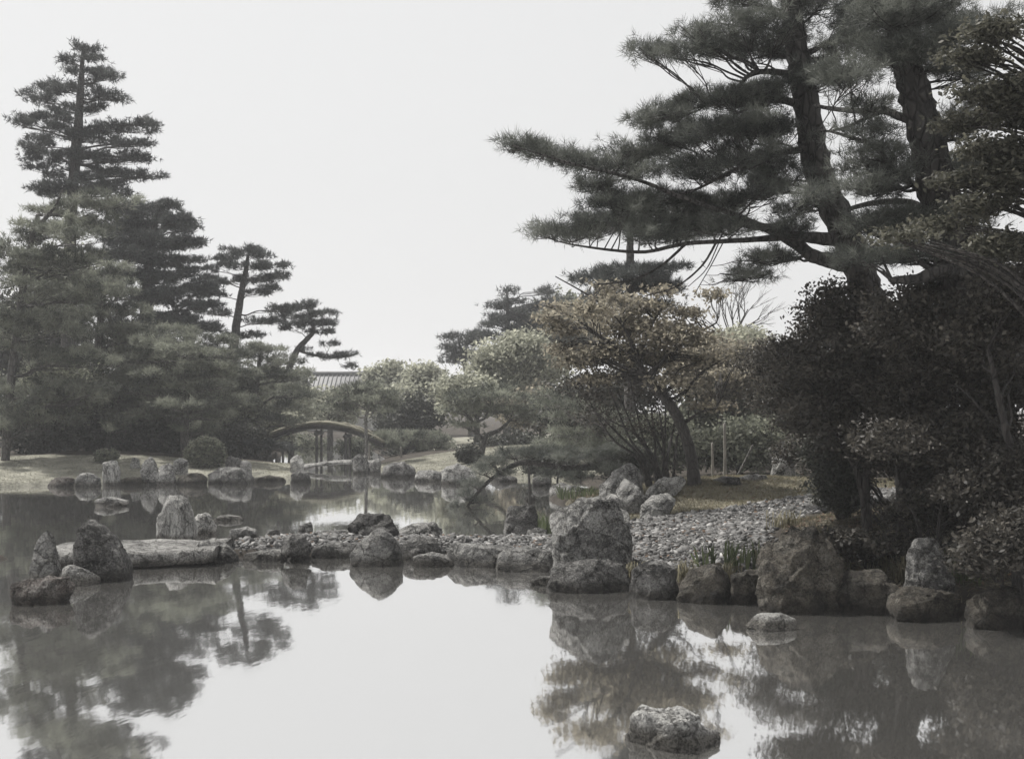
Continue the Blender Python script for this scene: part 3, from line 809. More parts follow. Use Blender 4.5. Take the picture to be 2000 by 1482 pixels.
# ------------------------------------------------------------------ distant roof
def house():
    D0 = 78.0
    c0 = P(650, 0, D0)[0]
    zr = P(0, 728, D0)[2]; ze = zr - 2.1
    root = empty('tiled_house', (c0, D0 + 3, .5))
    tag(root, 'low house with grey tiled roof showing between far trees', 'house')
    hw, dp = 3.6, 3.2
    y0 = D0
    def quad(name, pts, mat, par, thick=.12):
        a = np.array(pts, float)
        nrm = unit(np.cross(a[1] - a[0], a[3] - a[0])[None])[0]
        Vq = np.vstack([a, a - nrm * thick])
        F = [(0, 1, 2), (0, 2, 3), (6, 5, 4), (7, 6, 4)]
        for i in range(4):
            j = (i + 1) % 4
            F += [(i, i + 4, j + 4), (i, j + 4, j)]
        return build(name, Vq, F, mat, par)
    quad('wall', [(c0 - hw + .5, y0 + .9, 0), (c0 + hw - .5, y0 + .9, 0), (c0 + hw - .5, y0 + .9, ze + .2), (c0 - hw + .5, y0 + .9, ze + .2)], M['plaster'], root)
    quad('wall', [(c0 + hw - .5, y0 + 5.3, 0), (c0 - hw + .5, y0 + 5.3, 0), (c0 - hw + .5, y0 + 5.3, ze + .2), (c0 + hw - .5, y0 + 5.3, ze + .2)], M['plaster'], root)
    for sx_ in (-1, 1):
        xw = c0 + sx_ * (hw - .5)
        quad('wall', [(xw, y0 + .9, 0), (xw, y0 + 5.3, 0), (xw, y0 + 5.3, ze + .2), (xw, y0 + .9, ze + .2)][::sx_], M['plaster'], root)
    rf = quad('roof', [(c0 - hw, y0, ze), (c0 + hw, y0, ze), (c0 + hw, y0 + 3.1, zr), (c0 - hw, y0 + 3.1, zr)], M['roof'], root)
    quad('roof', [(c0 + hw, y0 + 6.2, ze), (c0 - hw, y0 + 6.2, ze), (c0 - hw, y0 + 3.1, zr), (c0 + hw, y0 + 3.1, zr)], M['roof'], root)
    g = Geo(); tube(g, [(c0 - hw - .1, y0 + 3.1, zr + .08), (c0, y0 + 3.1, zr + .05), (c0 + hw + .1, y0 + 3.1, zr + .08)], [.16] * 3, 8)
    g.make('ridge', M['roof'], rf, True)
    for k in range(24):
        x_ = c0 - hw + .15 + k * (2 * hw - .3) / 23
        g = Geo(); tube(g, [(x_, y0 - .02, ze + .02), (x_, y0 + 3.05, zr + .01)], [.035, .035], 6)
        g.make('tile_row', M['roof'], rf, True)
house()

# ------------------------------------------------------------------ vegetation builders
def tufts(geo, C, A, nneed, L, W, rng, tint, spread=.75):
    """needle tufts at C pointing along A: each a fan of narrow triangles"""
    k = len(C)
    if not k: return
    a = np.repeat(A, nneed, 0); c = np.repeat(C, nneed, 0)
    d = unit(a * .8 + rng.normal(0, spread, (k * nneed, 3)))
    ll = L * rng.uniform(.6, 1.15, (k * nneed, 1))
    s = unit(np.cross(d, rng.normal(size=(k * nneed, 3)))) * (W / 2)
    c0 = c + d * ll * .06 + rng.normal(0, L * .12, c.shape)
    V = np.stack([c0 - s, c0 + s, c0 + d * ll], 1).reshape(-1, 3)
    tn = np.repeat(np.repeat(tint, nneed) + rng.normal(0, .12, k * nneed), 3).clip(0, 1)
    geo.add(V, np.arange(len(V)).reshape(-1, 3), tn)

def leaves(geo, C, nrm, size, rng, tint):
    """rhombic leaves"""
    k = len(C)
    if not k: return
    u = unit(np.cross(nrm, rng.normal(size=(k, 3)))); v = np.cross(nrm, u)
    s = (size * rng.uniform(.6, 1.35, k))[:, None]
    V = np.stack([C - u * s, C + v * s * .55, C + u * s, C - v * s * .55], 1).reshape(-1, 3)
    i4 = np.arange(k)[:, None] * 4
    geo.add(V, np.vstack([i4 + [0, 1, 2], i4 + [0, 2, 3]]), np.repeat(tint.clip(0, 1), 4))

def ground_trunk(tr):
    """tr: rows (x, y, z, r); sink the foot into the ground"""
    b = tr[0]
    g0 = float(gz(b[0], b[1]))
    b[2] = min(b[2], max(g0, -.5)) - .12
    return tr

def limb_path(trunk, tgt, rng, rise=.12, sag=.05):
    h = math.hypot(*(trunk[:, :2] - tgt[:2]).T.min(1)) if False else 0
    dist = np.linalg.norm(trunk[:, :2] - tgt[None, :2], axis=1)
    want = tgt[2] - rise * dist
    i = int(np.argmin(np.hypot(dist, 1.5 * (trunk[:, 2] - want)) + .8 * np.maximum(trunk[:, 2] - tgt[2], 0)))
    s = trunk[i, :3]
    L = np.linalg.norm(tgt - s)
    mid = s * .5 + tgt * .5 + np.array((0, 0, sag * L)) + rng.normal(0, .05 * L, 3) * np.array((1, 1, .5))
    q1 = s * .75 + tgt * .25 + rng.normal(0, .03 * L, 3)
    return spline([s, q1, mid, tgt], 4), min(trunk[i, 3] * .55, .012 + .017 * L), L

def pine(label, D, trunk, pads, mat='needle_mid', bark='bark_far', L=.20, W=.024, nn=9, dens=1.0, seed=1, fill=1, deep=.9, thick=1.0,
         limbs=(), limb_parts=False, group='pine trees', name='pine_tree', lift=.35, twig=.35, tsides=9):
    """trunk: (px, py, width_px[, dd]); pads: (px, py, rx, rz[, dd]) in plate pixels around distance D"""
    rng = np.random.default_rng(seed)
    tr = []
    for q in trunk:
        dd = q[3] if len(q) > 3 else 0
        p_ = P(q[0], q[1], D + dd); tr.append((*p_, q[2] / 2 / FPX * (D + dd)))
    tr = ground_trunk(np.array(tr, float))
    tr = spline(tr, 7)
    root = empty(name, (tr[0, 0], tr[0, 1], float(max(gz(tr[0, 0], tr[0, 1]), -.4))))
    tag(root, label, 'tree', group)
    wood = Geo()
    tube(wood, tr[:, :3], tr[:, 3], tsides, .07, rng)
    fol = Geo()
    m = D / FPX
    explicit = []
    for lb in limbs:   # explicit limbs: list of (px, py, width_px[, dd])
        rows = np.array([(*P(q[0], q[1], D + (q[3] if len(q) > 3 else 0)), q[2] / 2 * m) for q in lb])
        rows = spline(rows, 6)
        g = Geo() if limb_parts else wood
        tube(g, rows[:, :3], rows[:, 3], 7, .06, rng)
        explicit.append(rows)
        if limb_parts: g.make('branch', M[bark], root, True)
    allp = []
    for q in pads:
        dd = q[4] if len(q) > 4 else rng.normal(0, .25) * deep
        allp.append((q[0], q[1], q[2], q[3], dd))
        for _ in range(fill):
            allp.append((q[0] + rng.normal(0, .25) * q[2], q[1] + rng.normal(0, .35) * q[3], q[2] * rng.uniform(.6, .95), q[3] * rng.uniform(.7, 1), rng.uniform(-1, 1) * min(deep * 1.6, 1.6 * q[2] * D / FPX)))
    wood_src = np.vstack([tr] + explicit) if explicit else tr
    for (px, py, rx, rz, dd) in allp:
        c = P(px, py, D + dd)
        RX, RZ = rx * m, max(rz * m, .08) * thick
        RY = RX * .85
        tgt = c - np.array((0, 0, RZ * .6))
        path, r0, LL = limb_path(wood_src, tgt, rng)
        g = Geo() if limb_parts else wood
        tube(g, path, np.linspace(r0, max(.006, r0 * .3), len(path)), 5, .05, rng)
        # branchlets radiating through the pad
        nb = int(5 + 4 * RX)
        ends = []
        for _ in range(nb):
            a = rng.uniform(0, 2 * np.pi); rr = rng.uniform(.45, .95)
            e = c + np.array((math.cos(a) * RX * rr, math.sin(a) * RY * rr, rng.uniform(-.5, .3) * RZ))
            s = path[rng.integers(len(path) // 2, len(path))]
            mid = (s + e) / 2 + np.array((0, 0, -.05 * RX))
            tube(g, spline([s, mid, e], 2), np.linspace(max(.005, r0 * .3), .003 + m * .25, 5), 3)
            ends.append((s, e))
        if limb_parts: g.make('branch', M[bark], root, True)
        # tufts: clustered along branchlets, top side
        area = RX * RY * 3.14
        nt_ = int(dens * (area * (1 + 1.6 * RZ / max(RX, .01))) * 2.6 / (L * L)) + 6
        nt_ = min(nt_, 1800)
        nsub = max(7, int(nt_ / (16 if mat == 'needle_dark' else 28)))
        aa = rng.uniform(0, 2 * np.pi, nsub); rr = np.sqrt(rng.uniform(0, 1, nsub))
        zsub = rng.uniform(-.55, .75, nsub) * np.sqrt(np.clip(1 - .75 * rr ** 2, 0, 1)) + .18 * rr
        sub = np.stack([np.cos(aa) * rr * RX, np.sin(aa) * rr * RY, zsub * RZ], 1)
        wi = rng.integers(0, nsub, nt_)
        sp = np.array((max(L * .7, RX * .11), max(L * .7, RY * .11), max(L * .28, RZ * .12)))
        o = sub[wi] + rng.normal(0, 1, (nt_, 3)) * sp
        ax = unit(np.stack([o[:, 0] / RX * .7, o[:, 1] / RY * .7, np.full(nt_, lift + .25)], 1) + rng.normal(0, .25, (nt_, 3)))
        tn = .42 + .28 * (o[:, 2] / (RZ + .01)).clip(-1, 1) * 0 + np.repeat(rng.normal(0, .30, nsub), 1)[wi] + rng.normal(0, .08, nt_)
        tufts(fol, c + o, ax, nn, L, W, rng, tn.clip(0, 1))
    wood.make('trunk', M[bark], root, True)
    fol.make('crown', M[mat], root)
    return root

def broadleaf(label, D, trunk, blobs, n, size, mat='leaf_green', bark='bark_far', seed=1, clump=.35, flat=.5, group='broadleaf trees', name='broadleaf_tree',
              limbs=(), deep=1.0, per=16, cat='tree', stems=None, hor=.6, shell=.45, crown='crown'):
    rng = np.random.default_rng(seed)
    m = D / FPX
    root = None
    wood = Geo(); src = []
    trunks = [trunk] if stems is None else stems
    for tk in trunks:
        tr = np.array([(*P(q[0], q[1], D + (q[3] if len(q) > 3 else 0)), q[2] / 2 * m) for q in tk], float)
        tr = spline(ground_trunk(tr), 6)
        if root is None:
            root = empty(name, (tr[0, 0], tr[0, 1], float(max(gz(tr[0, 0], tr[0, 1]), -.4))))
            tag(root, label, cat, group)
        tube(wood, tr[:, :3], tr[:, 3], 7, .05, rng); src.append(tr)
    for lb in limbs:
        rows = spline(np.array([(*P(q[0], q[1], D + (q[3] if len(q) > 3 else 0)), q[2] / 2 * m) for q in lb]), 6)
        tube(wood, rows[:, :3], rows[:, 3], 6, .05, rng); src.append(rows)
    src = np.vstack(src)
    fol = Geo()
    vol = np.array([b[2] * b[3] for b in blobs], float); vol /= vol.sum()
    for b, wv in zip(blobs, vol):
        dd = b[4] if len(b) > 4 else rng.normal(0, .3) * deep
        c = P(b[0], b[1], D + dd); RX, RZ = b[2] * m, b[3] * m; RY = min(RX, max(RX * .8, .3)) * (deep if deep < 1 else 1)
        nb = int(n * wv) + per
        nc = max(3, nb // per)
        dr = unit(rng.normal(size=(nc, 3))); rad = rng.uniform(0, 1, nc) ** shell
        cc = dr * rad[:, None] * np.array((RX, RY, RZ))
        for _ in range(min(7, 2 + nc // 10)):
            e = c + cc[rng.integers(nc)]
            path, r0, LL = limb_path(src, e, rng, .5, .08)
            tube(wood, path, np.linspace(min(r0, .02 + .006 * LL), .004 + m * .2, len(path)), 4)
        wi = rng.integers(0, nc, nb)
        o = cc[wi] + rng.normal(0, 1, (nb, 3)) * np.array((clump, clump, clump * flat)) * .6
        nrm = unit(rng.normal(0, 1 - hor * .6, (nb, 3)) + np.array((0, 0, hor)))
        tn = .45 + rng.normal(0, .28, nc)[wi] + rng.normal(0, .13, nb)
        leaves(fol, c + o, nrm, size, rng, tn)
    wood.make('trunk' if stems is None else 'stems', M[bark], root, True)
    fol.make(crown, M[mat], root)
    return root

# ------------------------------------------------------------------ far background trees (beyond the lawns)
BG = 'trees closing the far end of the garden'
def bgtree(label, px, py, rx, rz, D, mat='leaf_pale', n=5000, size=.11, seed=1, base=None, lobes=6, **k):
    rg = np.random.default_rng(seed + 500)
    bl = [(px, py, rx * .75, rz * .75)]
    for i in range(lobes):
        a = rg.uniform(0, 6.28)
        bl.append((px + math.cos(a) * rx * .6, py + math.sin(a) * rz * .55, rx * rg.uniform(.3, .5), rz * rg.uniform(.28, .45)))
    by = base if base else HOR + FPX * 1.3 / D
    tk = [(px + rg.normal(0, 4), by, 14), (px + rg.normal(0, 6), (by + py) / 2, 11), (px, py, 6)]
    return broadleaf(label, D, tk, bl, n, size, mat, seed=seed, clump=.5, flat=.55, group=BG, deep=1.0, **k)
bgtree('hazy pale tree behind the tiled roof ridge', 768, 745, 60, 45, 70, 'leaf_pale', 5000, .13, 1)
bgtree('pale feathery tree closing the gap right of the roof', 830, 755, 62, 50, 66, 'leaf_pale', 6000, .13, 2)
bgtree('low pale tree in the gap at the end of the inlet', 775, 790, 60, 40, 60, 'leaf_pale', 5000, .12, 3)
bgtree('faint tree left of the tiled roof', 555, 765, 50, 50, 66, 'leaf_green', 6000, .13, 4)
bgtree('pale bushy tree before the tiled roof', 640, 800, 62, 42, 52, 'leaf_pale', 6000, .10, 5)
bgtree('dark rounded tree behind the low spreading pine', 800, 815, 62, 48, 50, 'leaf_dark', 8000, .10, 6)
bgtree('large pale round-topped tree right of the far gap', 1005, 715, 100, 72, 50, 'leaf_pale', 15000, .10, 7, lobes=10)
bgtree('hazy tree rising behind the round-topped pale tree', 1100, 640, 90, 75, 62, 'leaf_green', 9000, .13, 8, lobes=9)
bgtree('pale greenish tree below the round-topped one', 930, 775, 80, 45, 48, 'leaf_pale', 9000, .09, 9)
bgtree('rusty tinged bush behind the far right lawn', 1060, 800, 80, 45, 46, 'leaf_maple', 9000, .09, 10)
bgtree('russet maple in the middle distance behind the leaning maple', 1400, 720, 100, 60, 31, 'leaf_maple', 14000, .06, 20, lobes=9)
bgtree('pale yellow bush under the bare tree', 1440, 680, 55, 40, 40, 'leaf_pale', 6000, .08, 11)
bgtree('dark evergreen behind the maple crown', 1180, 800, 110, 80, 33, 'leaf_dark', 12000, .075, 12, lobes=9)
bgtree('grey-green tree between maple trunk and dark bank', 1420, 800, 110, 90, 32, 'leaf_green', 13000, .07, 13, lobes=9)
bgtree('dense dark tree at the back of the mound', 1570, 760, 110, 90, 33, 'leaf_dark', 15000, .07, 14, lobes=10)
bgtree('dark tree filling the back of the right bank', 1740, 700, 140, 140, 26, 'leaf_dark', 15000, .07, 15, lobes=10)
bgtree('shaded tree far back at the right edge', 1950, 640, 150, 170, 24, 'leaf_shade', 15000, .065, 16, lobes=10)
bgtree('low dark bush on the far lawn behind the leaning pine', 1000, 868, 70, 20, 42, 'leaf_dark', 5000, .07, 17)
bgtree('grey bush behind the stakes', 1450, 870, 90, 40, 27, 'leaf_green', 9000, .06, 18)
bgtree('small tree with grey foliage behind the multi-stemmed shrub', 1290, 860, 90, 55, 27, 'leaf_green', 10000, .06, 19)

# dark clipped edge hedges and low shrubs
SH = 'low shrubs around the lawns'
def shrub(label, px, py, rx, rz, D, mat='leaf_dark', n=4000, size=.045, seed=1, z0=None, group=SH, clump=.12, lobes=3, name='shrub'):
    rg = np.random.default_rng(seed + 900)
    bl = [(px, py, rx, rz, 0)] + [(px + rg.uniform(-.5, .5) * rx, py + rg.uniform(-.3, .3) * rz, rx * .5, rz * .6) for _ in range(lobes)]
    by = py + rz
    st = [[(px + s_ * rx * .15, by + 3, 5), (px + s_ * rx * .3, py + rz * .3, 4), (px + s_ * rx * .5, py - rz * .2, 2)] for s_ in (-1, 0, 1)]
    return broadleaf(label, D, None, bl, n, size, mat, 'bark_dark', seed=seed, clump=clump, flat=.8, group=group, name=name, cat='shrub',
                     stems=st, hor=.4, shell=.3, per=12, deep=.6, crown='foliage')
shrub('large clipped round shrub on the far left lawn', 402, 886, 40, 33, 30.5, 'leaf_green', 16000, .035, 1, clump=.05, lobes=0)
shrub('small round shrub on the lawn above the upright stone', 208, 890, 24, 14, 30.5, 'leaf_green', 4000, .032, 2, clump=.05, lobes=0)
shrub('mushroom shaped clipped shrub on the sunlit lawn', 915, 888, 25, 16, 33.5, 'leaf_dark', 4500, .035, 3, clump=.06, lobes=1)
shrub('dark undergrowth shrub at the left edge under the pines', 85, 858, 80, 34, 33, 'leaf_dark', 9000, .05, 4)
shrub('dark undergrowth shrub behind the small round shrub', 200, 852, 80, 40, 34, 'leaf_dark', 10000, .05, 5)
shrub('dark undergrowth shrub behind the rough stone cluster', 310, 856, 85, 42, 34.5, 'leaf_dark', 10000, .05, 6)
shrub('dark undergrowth shrub right of the clipped round shrub', 470, 862, 65, 34, 37, 'leaf_dark', 8000, .05, 7)
shrub('long low hedge along the back of the sunlit lawn', 850, 886, 110, 14, 43, 'leaf_dark', 8000, .05, 8, name='hedge')
shrub('dark low bush left of the prop on the far shore', 1075, 905, 60, 24, 29, 'leaf_dark', 6000, .04, 9)
shrub('dark shrub at the foot of the slanted boulders', 1225, 905, 60, 34, 23.5, 'leaf_dark', 6000, .04, 10)
shrub('dark shrub below the pine at the inlet', 690, 876, 40, 22, 44, 'leaf_green', 4000, .05, 11)
shrub('bush beyond the arched bridge', 590, 870, 60, 22, 54, 'leaf_green', 5000, .06, 12)

# ------------------------------------------------------------------ left shore pines
pine('tallest pine at the left, open layered crown against the sky', 42,
     [(128, 905, 28), (132, 700, 26), (136, 500, 24), (142, 380, 21), (150, 280, 20), (156, 200, 15), (160, 130, 9), (163, 92, 5)],
     [(163, 95, 28, 10), (178, 112, 30, 9), (140, 118, 26, 9), (168, 140, 45, 12), (205, 150, 28, 12), (110, 172, 35, 15), (82, 190, 35, 20), (150, 178, 40, 15), (190, 185, 35, 10),
      (100, 225, 45, 18), (165, 215, 40, 14), (235, 195, 20, 5), (215, 248, 30, 8), (262, 250, 42, 14), (290, 240, 20, 8), (120, 262, 45, 14), (180, 268, 50, 11), (80, 280, 40, 16),
      (105, 305, 50, 14), (170, 308, 55, 12), (235, 312, 45, 11), (275, 312, 26, 6), (95, 335, 40, 12), (230, 280, 28, 6), (280, 345, 38, 6), (200, 350, 50, 10), (160, 365, 55, 14), (60, 240, 40, 18), (215, 335, 40, 8), (110, 372, 50, 14), (230, 372, 40, 9), (260, 282, 34, 7)],
     'needle_dark', L=.18, W=.026, nn=8, seed=21, fill=1, deep=1.3, dens=.72)
pine('dark dome-topped pine right of the tallest pine', 44,
     [(285, 905, 30), (286, 760, 28), (286, 620, 25), (290, 520, 20), (300, 450, 12), (305, 415, 6)],
     [(300, 405, 45, 14), (340, 425, 40, 16), (262, 412, 45, 18), (300, 440, 80, 20), (362, 450, 28, 14), (355, 478, 40, 14), (290, 475, 90, 20), (230, 450, 50, 22), (325, 508, 65, 16), (255, 510, 70, 22),
      (310, 540, 65, 16), (365, 525, 25, 8), (240, 550, 60, 22), (350, 575, 60, 16), (290, 585, 50, 18), (380, 600, 50, 14), (390, 560, 40, 10), (330, 625, 60, 16), (400, 640, 45, 10), (270, 640, 60, 20)],
     'needle_dark', L=.18, W=.027, nn=8, seed=22, fill=1, deep=1.3, dens=1.05)
pine('umbrella-crowned pine standing alone against the sky', 46,
     [(448, 905, 20), (452, 780, 19), (456, 690, 18), (462, 630, 16), (472, 570, 13), (480, 530, 10), (484, 500, 6)],
     [(478, 490, 40, 10), (500, 500, 35, 9), (450, 505, 35, 10), (520, 520, 35, 8), (485, 520, 40, 9), (430, 525, 30, 10), (545, 540, 28, 7), (500, 545, 40, 8), (420, 548, 35, 9), (460, 550, 30, 9), (530, 562, 30, 6), (430, 575, 30, 7), (500, 572, 30, 6), (550, 605, 35, 6), (515, 628, 45, 7), (480, 655, 35, 8), (420, 610, 35, 8)],
     'needle_dark', L=.17, W=.026, nn=8, seed=23, fill=0, deep=1.2, dens=1.05)
pine('leaning pine with bent trunk and long low bough over the roof', 47,
     [(520, 900, 15), (540, 800, 14), (562, 728, 13), (580, 685, 12), (600, 662, 10), (612, 646, 8), (606, 618, 6), (600, 600, 4)],
     [(596, 597, 32, 9), (620, 612, 32, 9), (585, 618, 34, 9), (605, 632, 42, 9), (640, 630, 22, 7), (575, 640, 30, 7), (560, 602, 32, 7), (632, 648, 28, 5), (596, 682, 14, 3), (622, 694, 18, 3), (650, 697, 24, 4), (676, 693, 24, 4), (645, 672, 18, 4), (690, 716, 16, 4)],
     'needle_dark', L=.16, W=.024, nn=8, seed=24, fill=0, deep=.8, dens=1.05,
     limbs=[[(583, 684, 6), (600, 690, 5), (640, 698, 4), (680, 696, 3), (700, 688, 2)]])
pine('broad light pine at the left edge with a pale forked bough', 31,
     [(8, 925, 17), (20, 760, 16), (40, 600, 14), (60, 480, 12), (74, 420, 8)],
     [(90, 410, 50, 14), (160, 400, 60, 16), (220, 395, 50, 14), (60, 450, 60, 22), (130, 450, 70, 22), (200, 440, 50, 18), (80, 510, 70, 24), (150, 510, 60, 22), (70, 570, 60, 24), (140, 570, 70, 24), (60, 640, 60, 26), (130, 640, 70, 24),
      (90, 700, 70, 24), (160, 700, 60, 20), (80, 760, 70, 24), (150, 770, 70, 24), (90, 820, 70, 24), (20, 500, 60, 40), (10, 650, 60, 40), (10, 780, 60, 40)],
     'needle_mid', L=.17, W=.020, nn=8, seed=25, fill=1, deep=1.4, dens=.75, thick=1.35, limbs=[[(70, 450, 10), (90, 425, 8), (108, 402, 6), (122, 372, 4)], [(76, 442, 9), (100, 420, 6), (150, 428, 4)]])
pine('layered mid-height pine behind the broad light one', 35,
     [(190, 905, 22), (188, 780, 20), (192, 680, 17), (200, 600, 12), (205, 540, 7)],
     [(205, 535, 60, 18), (240, 570, 60, 18), (170, 570, 60, 20), (230, 610, 70, 20), (160, 620, 60, 20), (250, 655, 70, 20), (190, 660, 70, 20), (220, 700, 80, 20), (260, 740, 70, 20), (190, 745, 80, 22), (240, 785, 70, 20), (170, 800, 80, 22), (230, 830, 80, 18)],
     'needle_mid', L=.17, W=.021, nn=8, seed=26, fill=1, deep=1.3, dens=.7, thick=1.35)
pine('tiered pine with bare lower trunk behind the clipped shrub', 33,
     [(360, 912, 17), (361, 850, 16), (362, 790, 14), (364, 730, 11), (362, 680, 8), (360, 655, 5)],
     [(355, 650, 50, 10), (400, 662, 50, 9), (310, 668, 50, 12), (360, 685, 70, 11), (430, 690, 50, 9), (290, 700, 60, 12), (390, 718, 70, 11), (330, 735, 70, 12), (450, 730, 50, 9), (400, 752, 75, 11), (300, 765, 60, 12), (440, 780, 55, 9), (360, 790, 80, 11), (420, 812, 60, 10), (310, 812, 60, 12), (390, 838, 50, 9)],
     'needle_mid', L=.16, W=.020, nn=8, seed=27, fill=1, deep=1.1, dens=.75, thick=1.4)
pine('soft grey pine between tiered pine and the leaning one', 39,
     [(505, 905, 16), (500, 840, 15), (498, 780, 13), (505, 720, 9), (510, 690, 5)],
     [(505, 685, 45, 10), (460, 700, 50, 12), (540, 705, 45, 12), (500, 725, 60, 12), (560, 735, 45, 12), (450, 745, 45, 12), (520, 760, 60, 12), (570, 770, 45, 10), (470, 780, 55, 12), (540, 795, 55, 10), (490, 815, 60, 10), (560, 825, 35, 7)],
     'needle_mid', L=.17, W=.022, nn=8, seed=28, fill=1, deep=1.2, dens=.7, thick=1.5)
bgtree('pale leafy tree hanging over the left bridge end', 520, 830, 60, 24, 42, 'leaf_pale', 6000, .07, 31)
bgtree('deep green filler tree behind the left pines', 330, 760, 130, 100, 47, 'leaf_dark', 15000, .10, 32, lobes=9)
bgtree('deep green filler tree behind the umbrella pine', 480, 790, 100, 70, 50, 'leaf_green', 12000, .10, 33, lobes=8)
bgtree('deep green filler tree at the far left edge', 60, 720, 140, 170, 45, 'leaf_dark', 16000, .11, 34, lobes=10)

LW = 'leafy trees mixed among the left pines'
def wall(label, px, py, rx, rz, D, mat, n, seed):
    o = bgtree(label, px, py, rx, rz, D, mat, n, .055, seed, lobes=9, per=10)
    o['group'] = LW
wall('grey-green leafy tree low at the left edge', 90, 770, 90, 80, 33.5, 'leaf_green', 16000, 36)
wall('leafy tree between the left edge and tiered pine', 235, 790, 90, 70, 36, 'leaf_green', 15000, 37)
wall('tall leafy tree under the dome-topped pine', 300, 690, 90, 70, 41, 'leaf_green', 14000, 38)
wall('rounded leafy tree right of the tiered pine', 440, 800, 70, 60, 38.5, 'leaf_green', 12000, 39)
wall('pale leafy tree below the leaning pine', 565, 800, 56, 44, 44, 'leaf_pale', 10000, 40)
wall('leafy tree high at the left edge below the tallest pine', 110, 560, 90, 100, 38, 'leaf_green', 15000, 35)
# trained low pine held up on props behind the lawn
pine('low umbrella-shaped trained pine held on posts', 37, [(522, 910, 9), (521, 890, 8), (516, 872, 6)],
     [(515, 868, 40, 5), (480, 876, 32, 5), (548, 876, 24, 4), (500, 870, 35, 5)], 'needle_dark', L=.13, W=.02, nn=8, seed=29, fill=1, deep=.6, dens=1.1)
def pole(label, px, y0, y1, wpx, D, mat='pole', dpx=0, name='support_pole', group='tree props and stakes'):
    a, b = P(px + dpx, y1, D), P(px, y0, D)
    g0 = float(gz(a[0], a[1])); a[2] = min(a[2], g0) - .15
    r_ = wpx / 2 * D / FPX
    g = Geo()
    tube(g, spline([a, (a + b) / 2 + np.array((.01, 0, 0)), b], 4), np.linspace(r_ * 1.1, r_ * .9, 9), 7, .04)
    o = g.make(name, M[mat], None, True)
    return tag(o, label, 'pole', group)
pole('dark post under the trained pine, next to its trunk', 539, 884, 908, 5, 37, 'post_dark')
pole('dark post under the right edge of the trained pine', 552, 880, 906, 5, 37.4, 'post_dark')
pole('dark post under the left edge of the trained pine', 470, 882, 906, 4, 37.4, 'post_dark')

# ------------------------------------------------------------------ middle distance
pine('small flat-topped pine with pale forked stem by the inlet', 36, [(716, 905, 7), (715, 850, 6.5), (715, 815, 6), (720, 795, 5), (730, 782, 3)],
     [(715, 755, 40, 9), (690, 768, 36, 8), (745, 768, 30, 8), (665, 782, 30, 7), (718, 780, 50, 8), (755, 785, 24, 7), (690, 795, 34, 7), (740, 800, 30, 6), (650, 800, 26, 6)],
     'needle_mid', 'bark_pale', L=.16, W=.022, nn=8, seed=41, fill=1, deep=.6, dens=.75, limbs=[[(716, 805, 5), (738, 788, 4), (752, 775, 2)], [(716, 800, 5), (695, 788, 3), (680, 780, 2)]])
pole('thin pale stake on the sunlit lawn', 783, 874, 902, 4, 38)
pole('pale stake leaning on the small flat-topped pine', 722, 868, 905, 4, 36.5, dpx=-4)
pine('low spreading dark pine behind the lawn stake', 41, [(775, 905, 9), (790, 885, 8), (800, 862, 6)],
     [(800, 850, 55, 8), (760, 858, 40, 8), (840, 858, 40, 7), (790, 866, 60, 8), (730, 868, 30, 7), (850, 872, 30, 6)], 'needle_mid', L=.18, W=.024, nn=9, seed=42, fill=1, deep=.8, dens=.9)
pine('crooked pine on the sunlit lawn, limbs forking right', 35, [(938, 890, 13), (944, 868, 12), (952, 850, 10), (975, 840, 8), (995, 822, 5)],
     [(985, 802, 50, 9), (940, 795, 50, 10), (1020, 800, 40, 9), (900, 800, 36, 9), (960, 778, 50, 9), (1010, 778, 36, 8), (915, 772, 40, 9), (960, 760, 40, 8), (885, 780, 26, 8), (1045, 815, 30, 8), (905, 830, 30, 6)],
     'needle_mid', 'bark_grey', L=.17, W=.022, nn=8, seed=43, fill=1, deep=.8, dens=.7, limbs=[[(945, 862, 8), (934, 846, 6), (915, 838, 4)], [(920, 836, 7), (925, 826, 6), (945, 818, 5), (952, 806, 3)]])
pine('dark spiky conifer on the skyline above the pale tree', 60, [(990, 860, 16), (990, 700, 13), (992, 620, 8), (990, 570, 3)],
     [(990, 572, 14, 7), (1000, 590, 24, 6), (972, 600, 24, 6), (1010, 612, 30, 7), (985, 622, 38, 8), (955, 635, 26, 6), (1030, 630, 26, 7), (1000, 645, 46, 9), (960, 658, 40, 8), (1050, 600, 26, 8), (1065, 570, 20, 8), (1080, 590, 26, 9), (1050, 630, 30, 9)],
     'needle_dark', L=.28, W=.04, nn=8, seed=44, fill=1, deep=1.2, dens=.8)
pine('dark pine leaning left beyond the pale round tree', 62, [(920, 860, 12), (915, 760, 11), (905, 700, 8), (895, 665, 4)],
     [(895, 662, 26, 7), (880, 680, 22, 7), (920, 672, 26, 8), (905, 692, 34, 8), (885, 705, 22, 6), (935, 655, 24, 8), (930, 700, 26, 8)],
     'needle_dark', L=.28, W=.04, nn=8, seed=45, fill=1, deep=1.0, dens=.8)

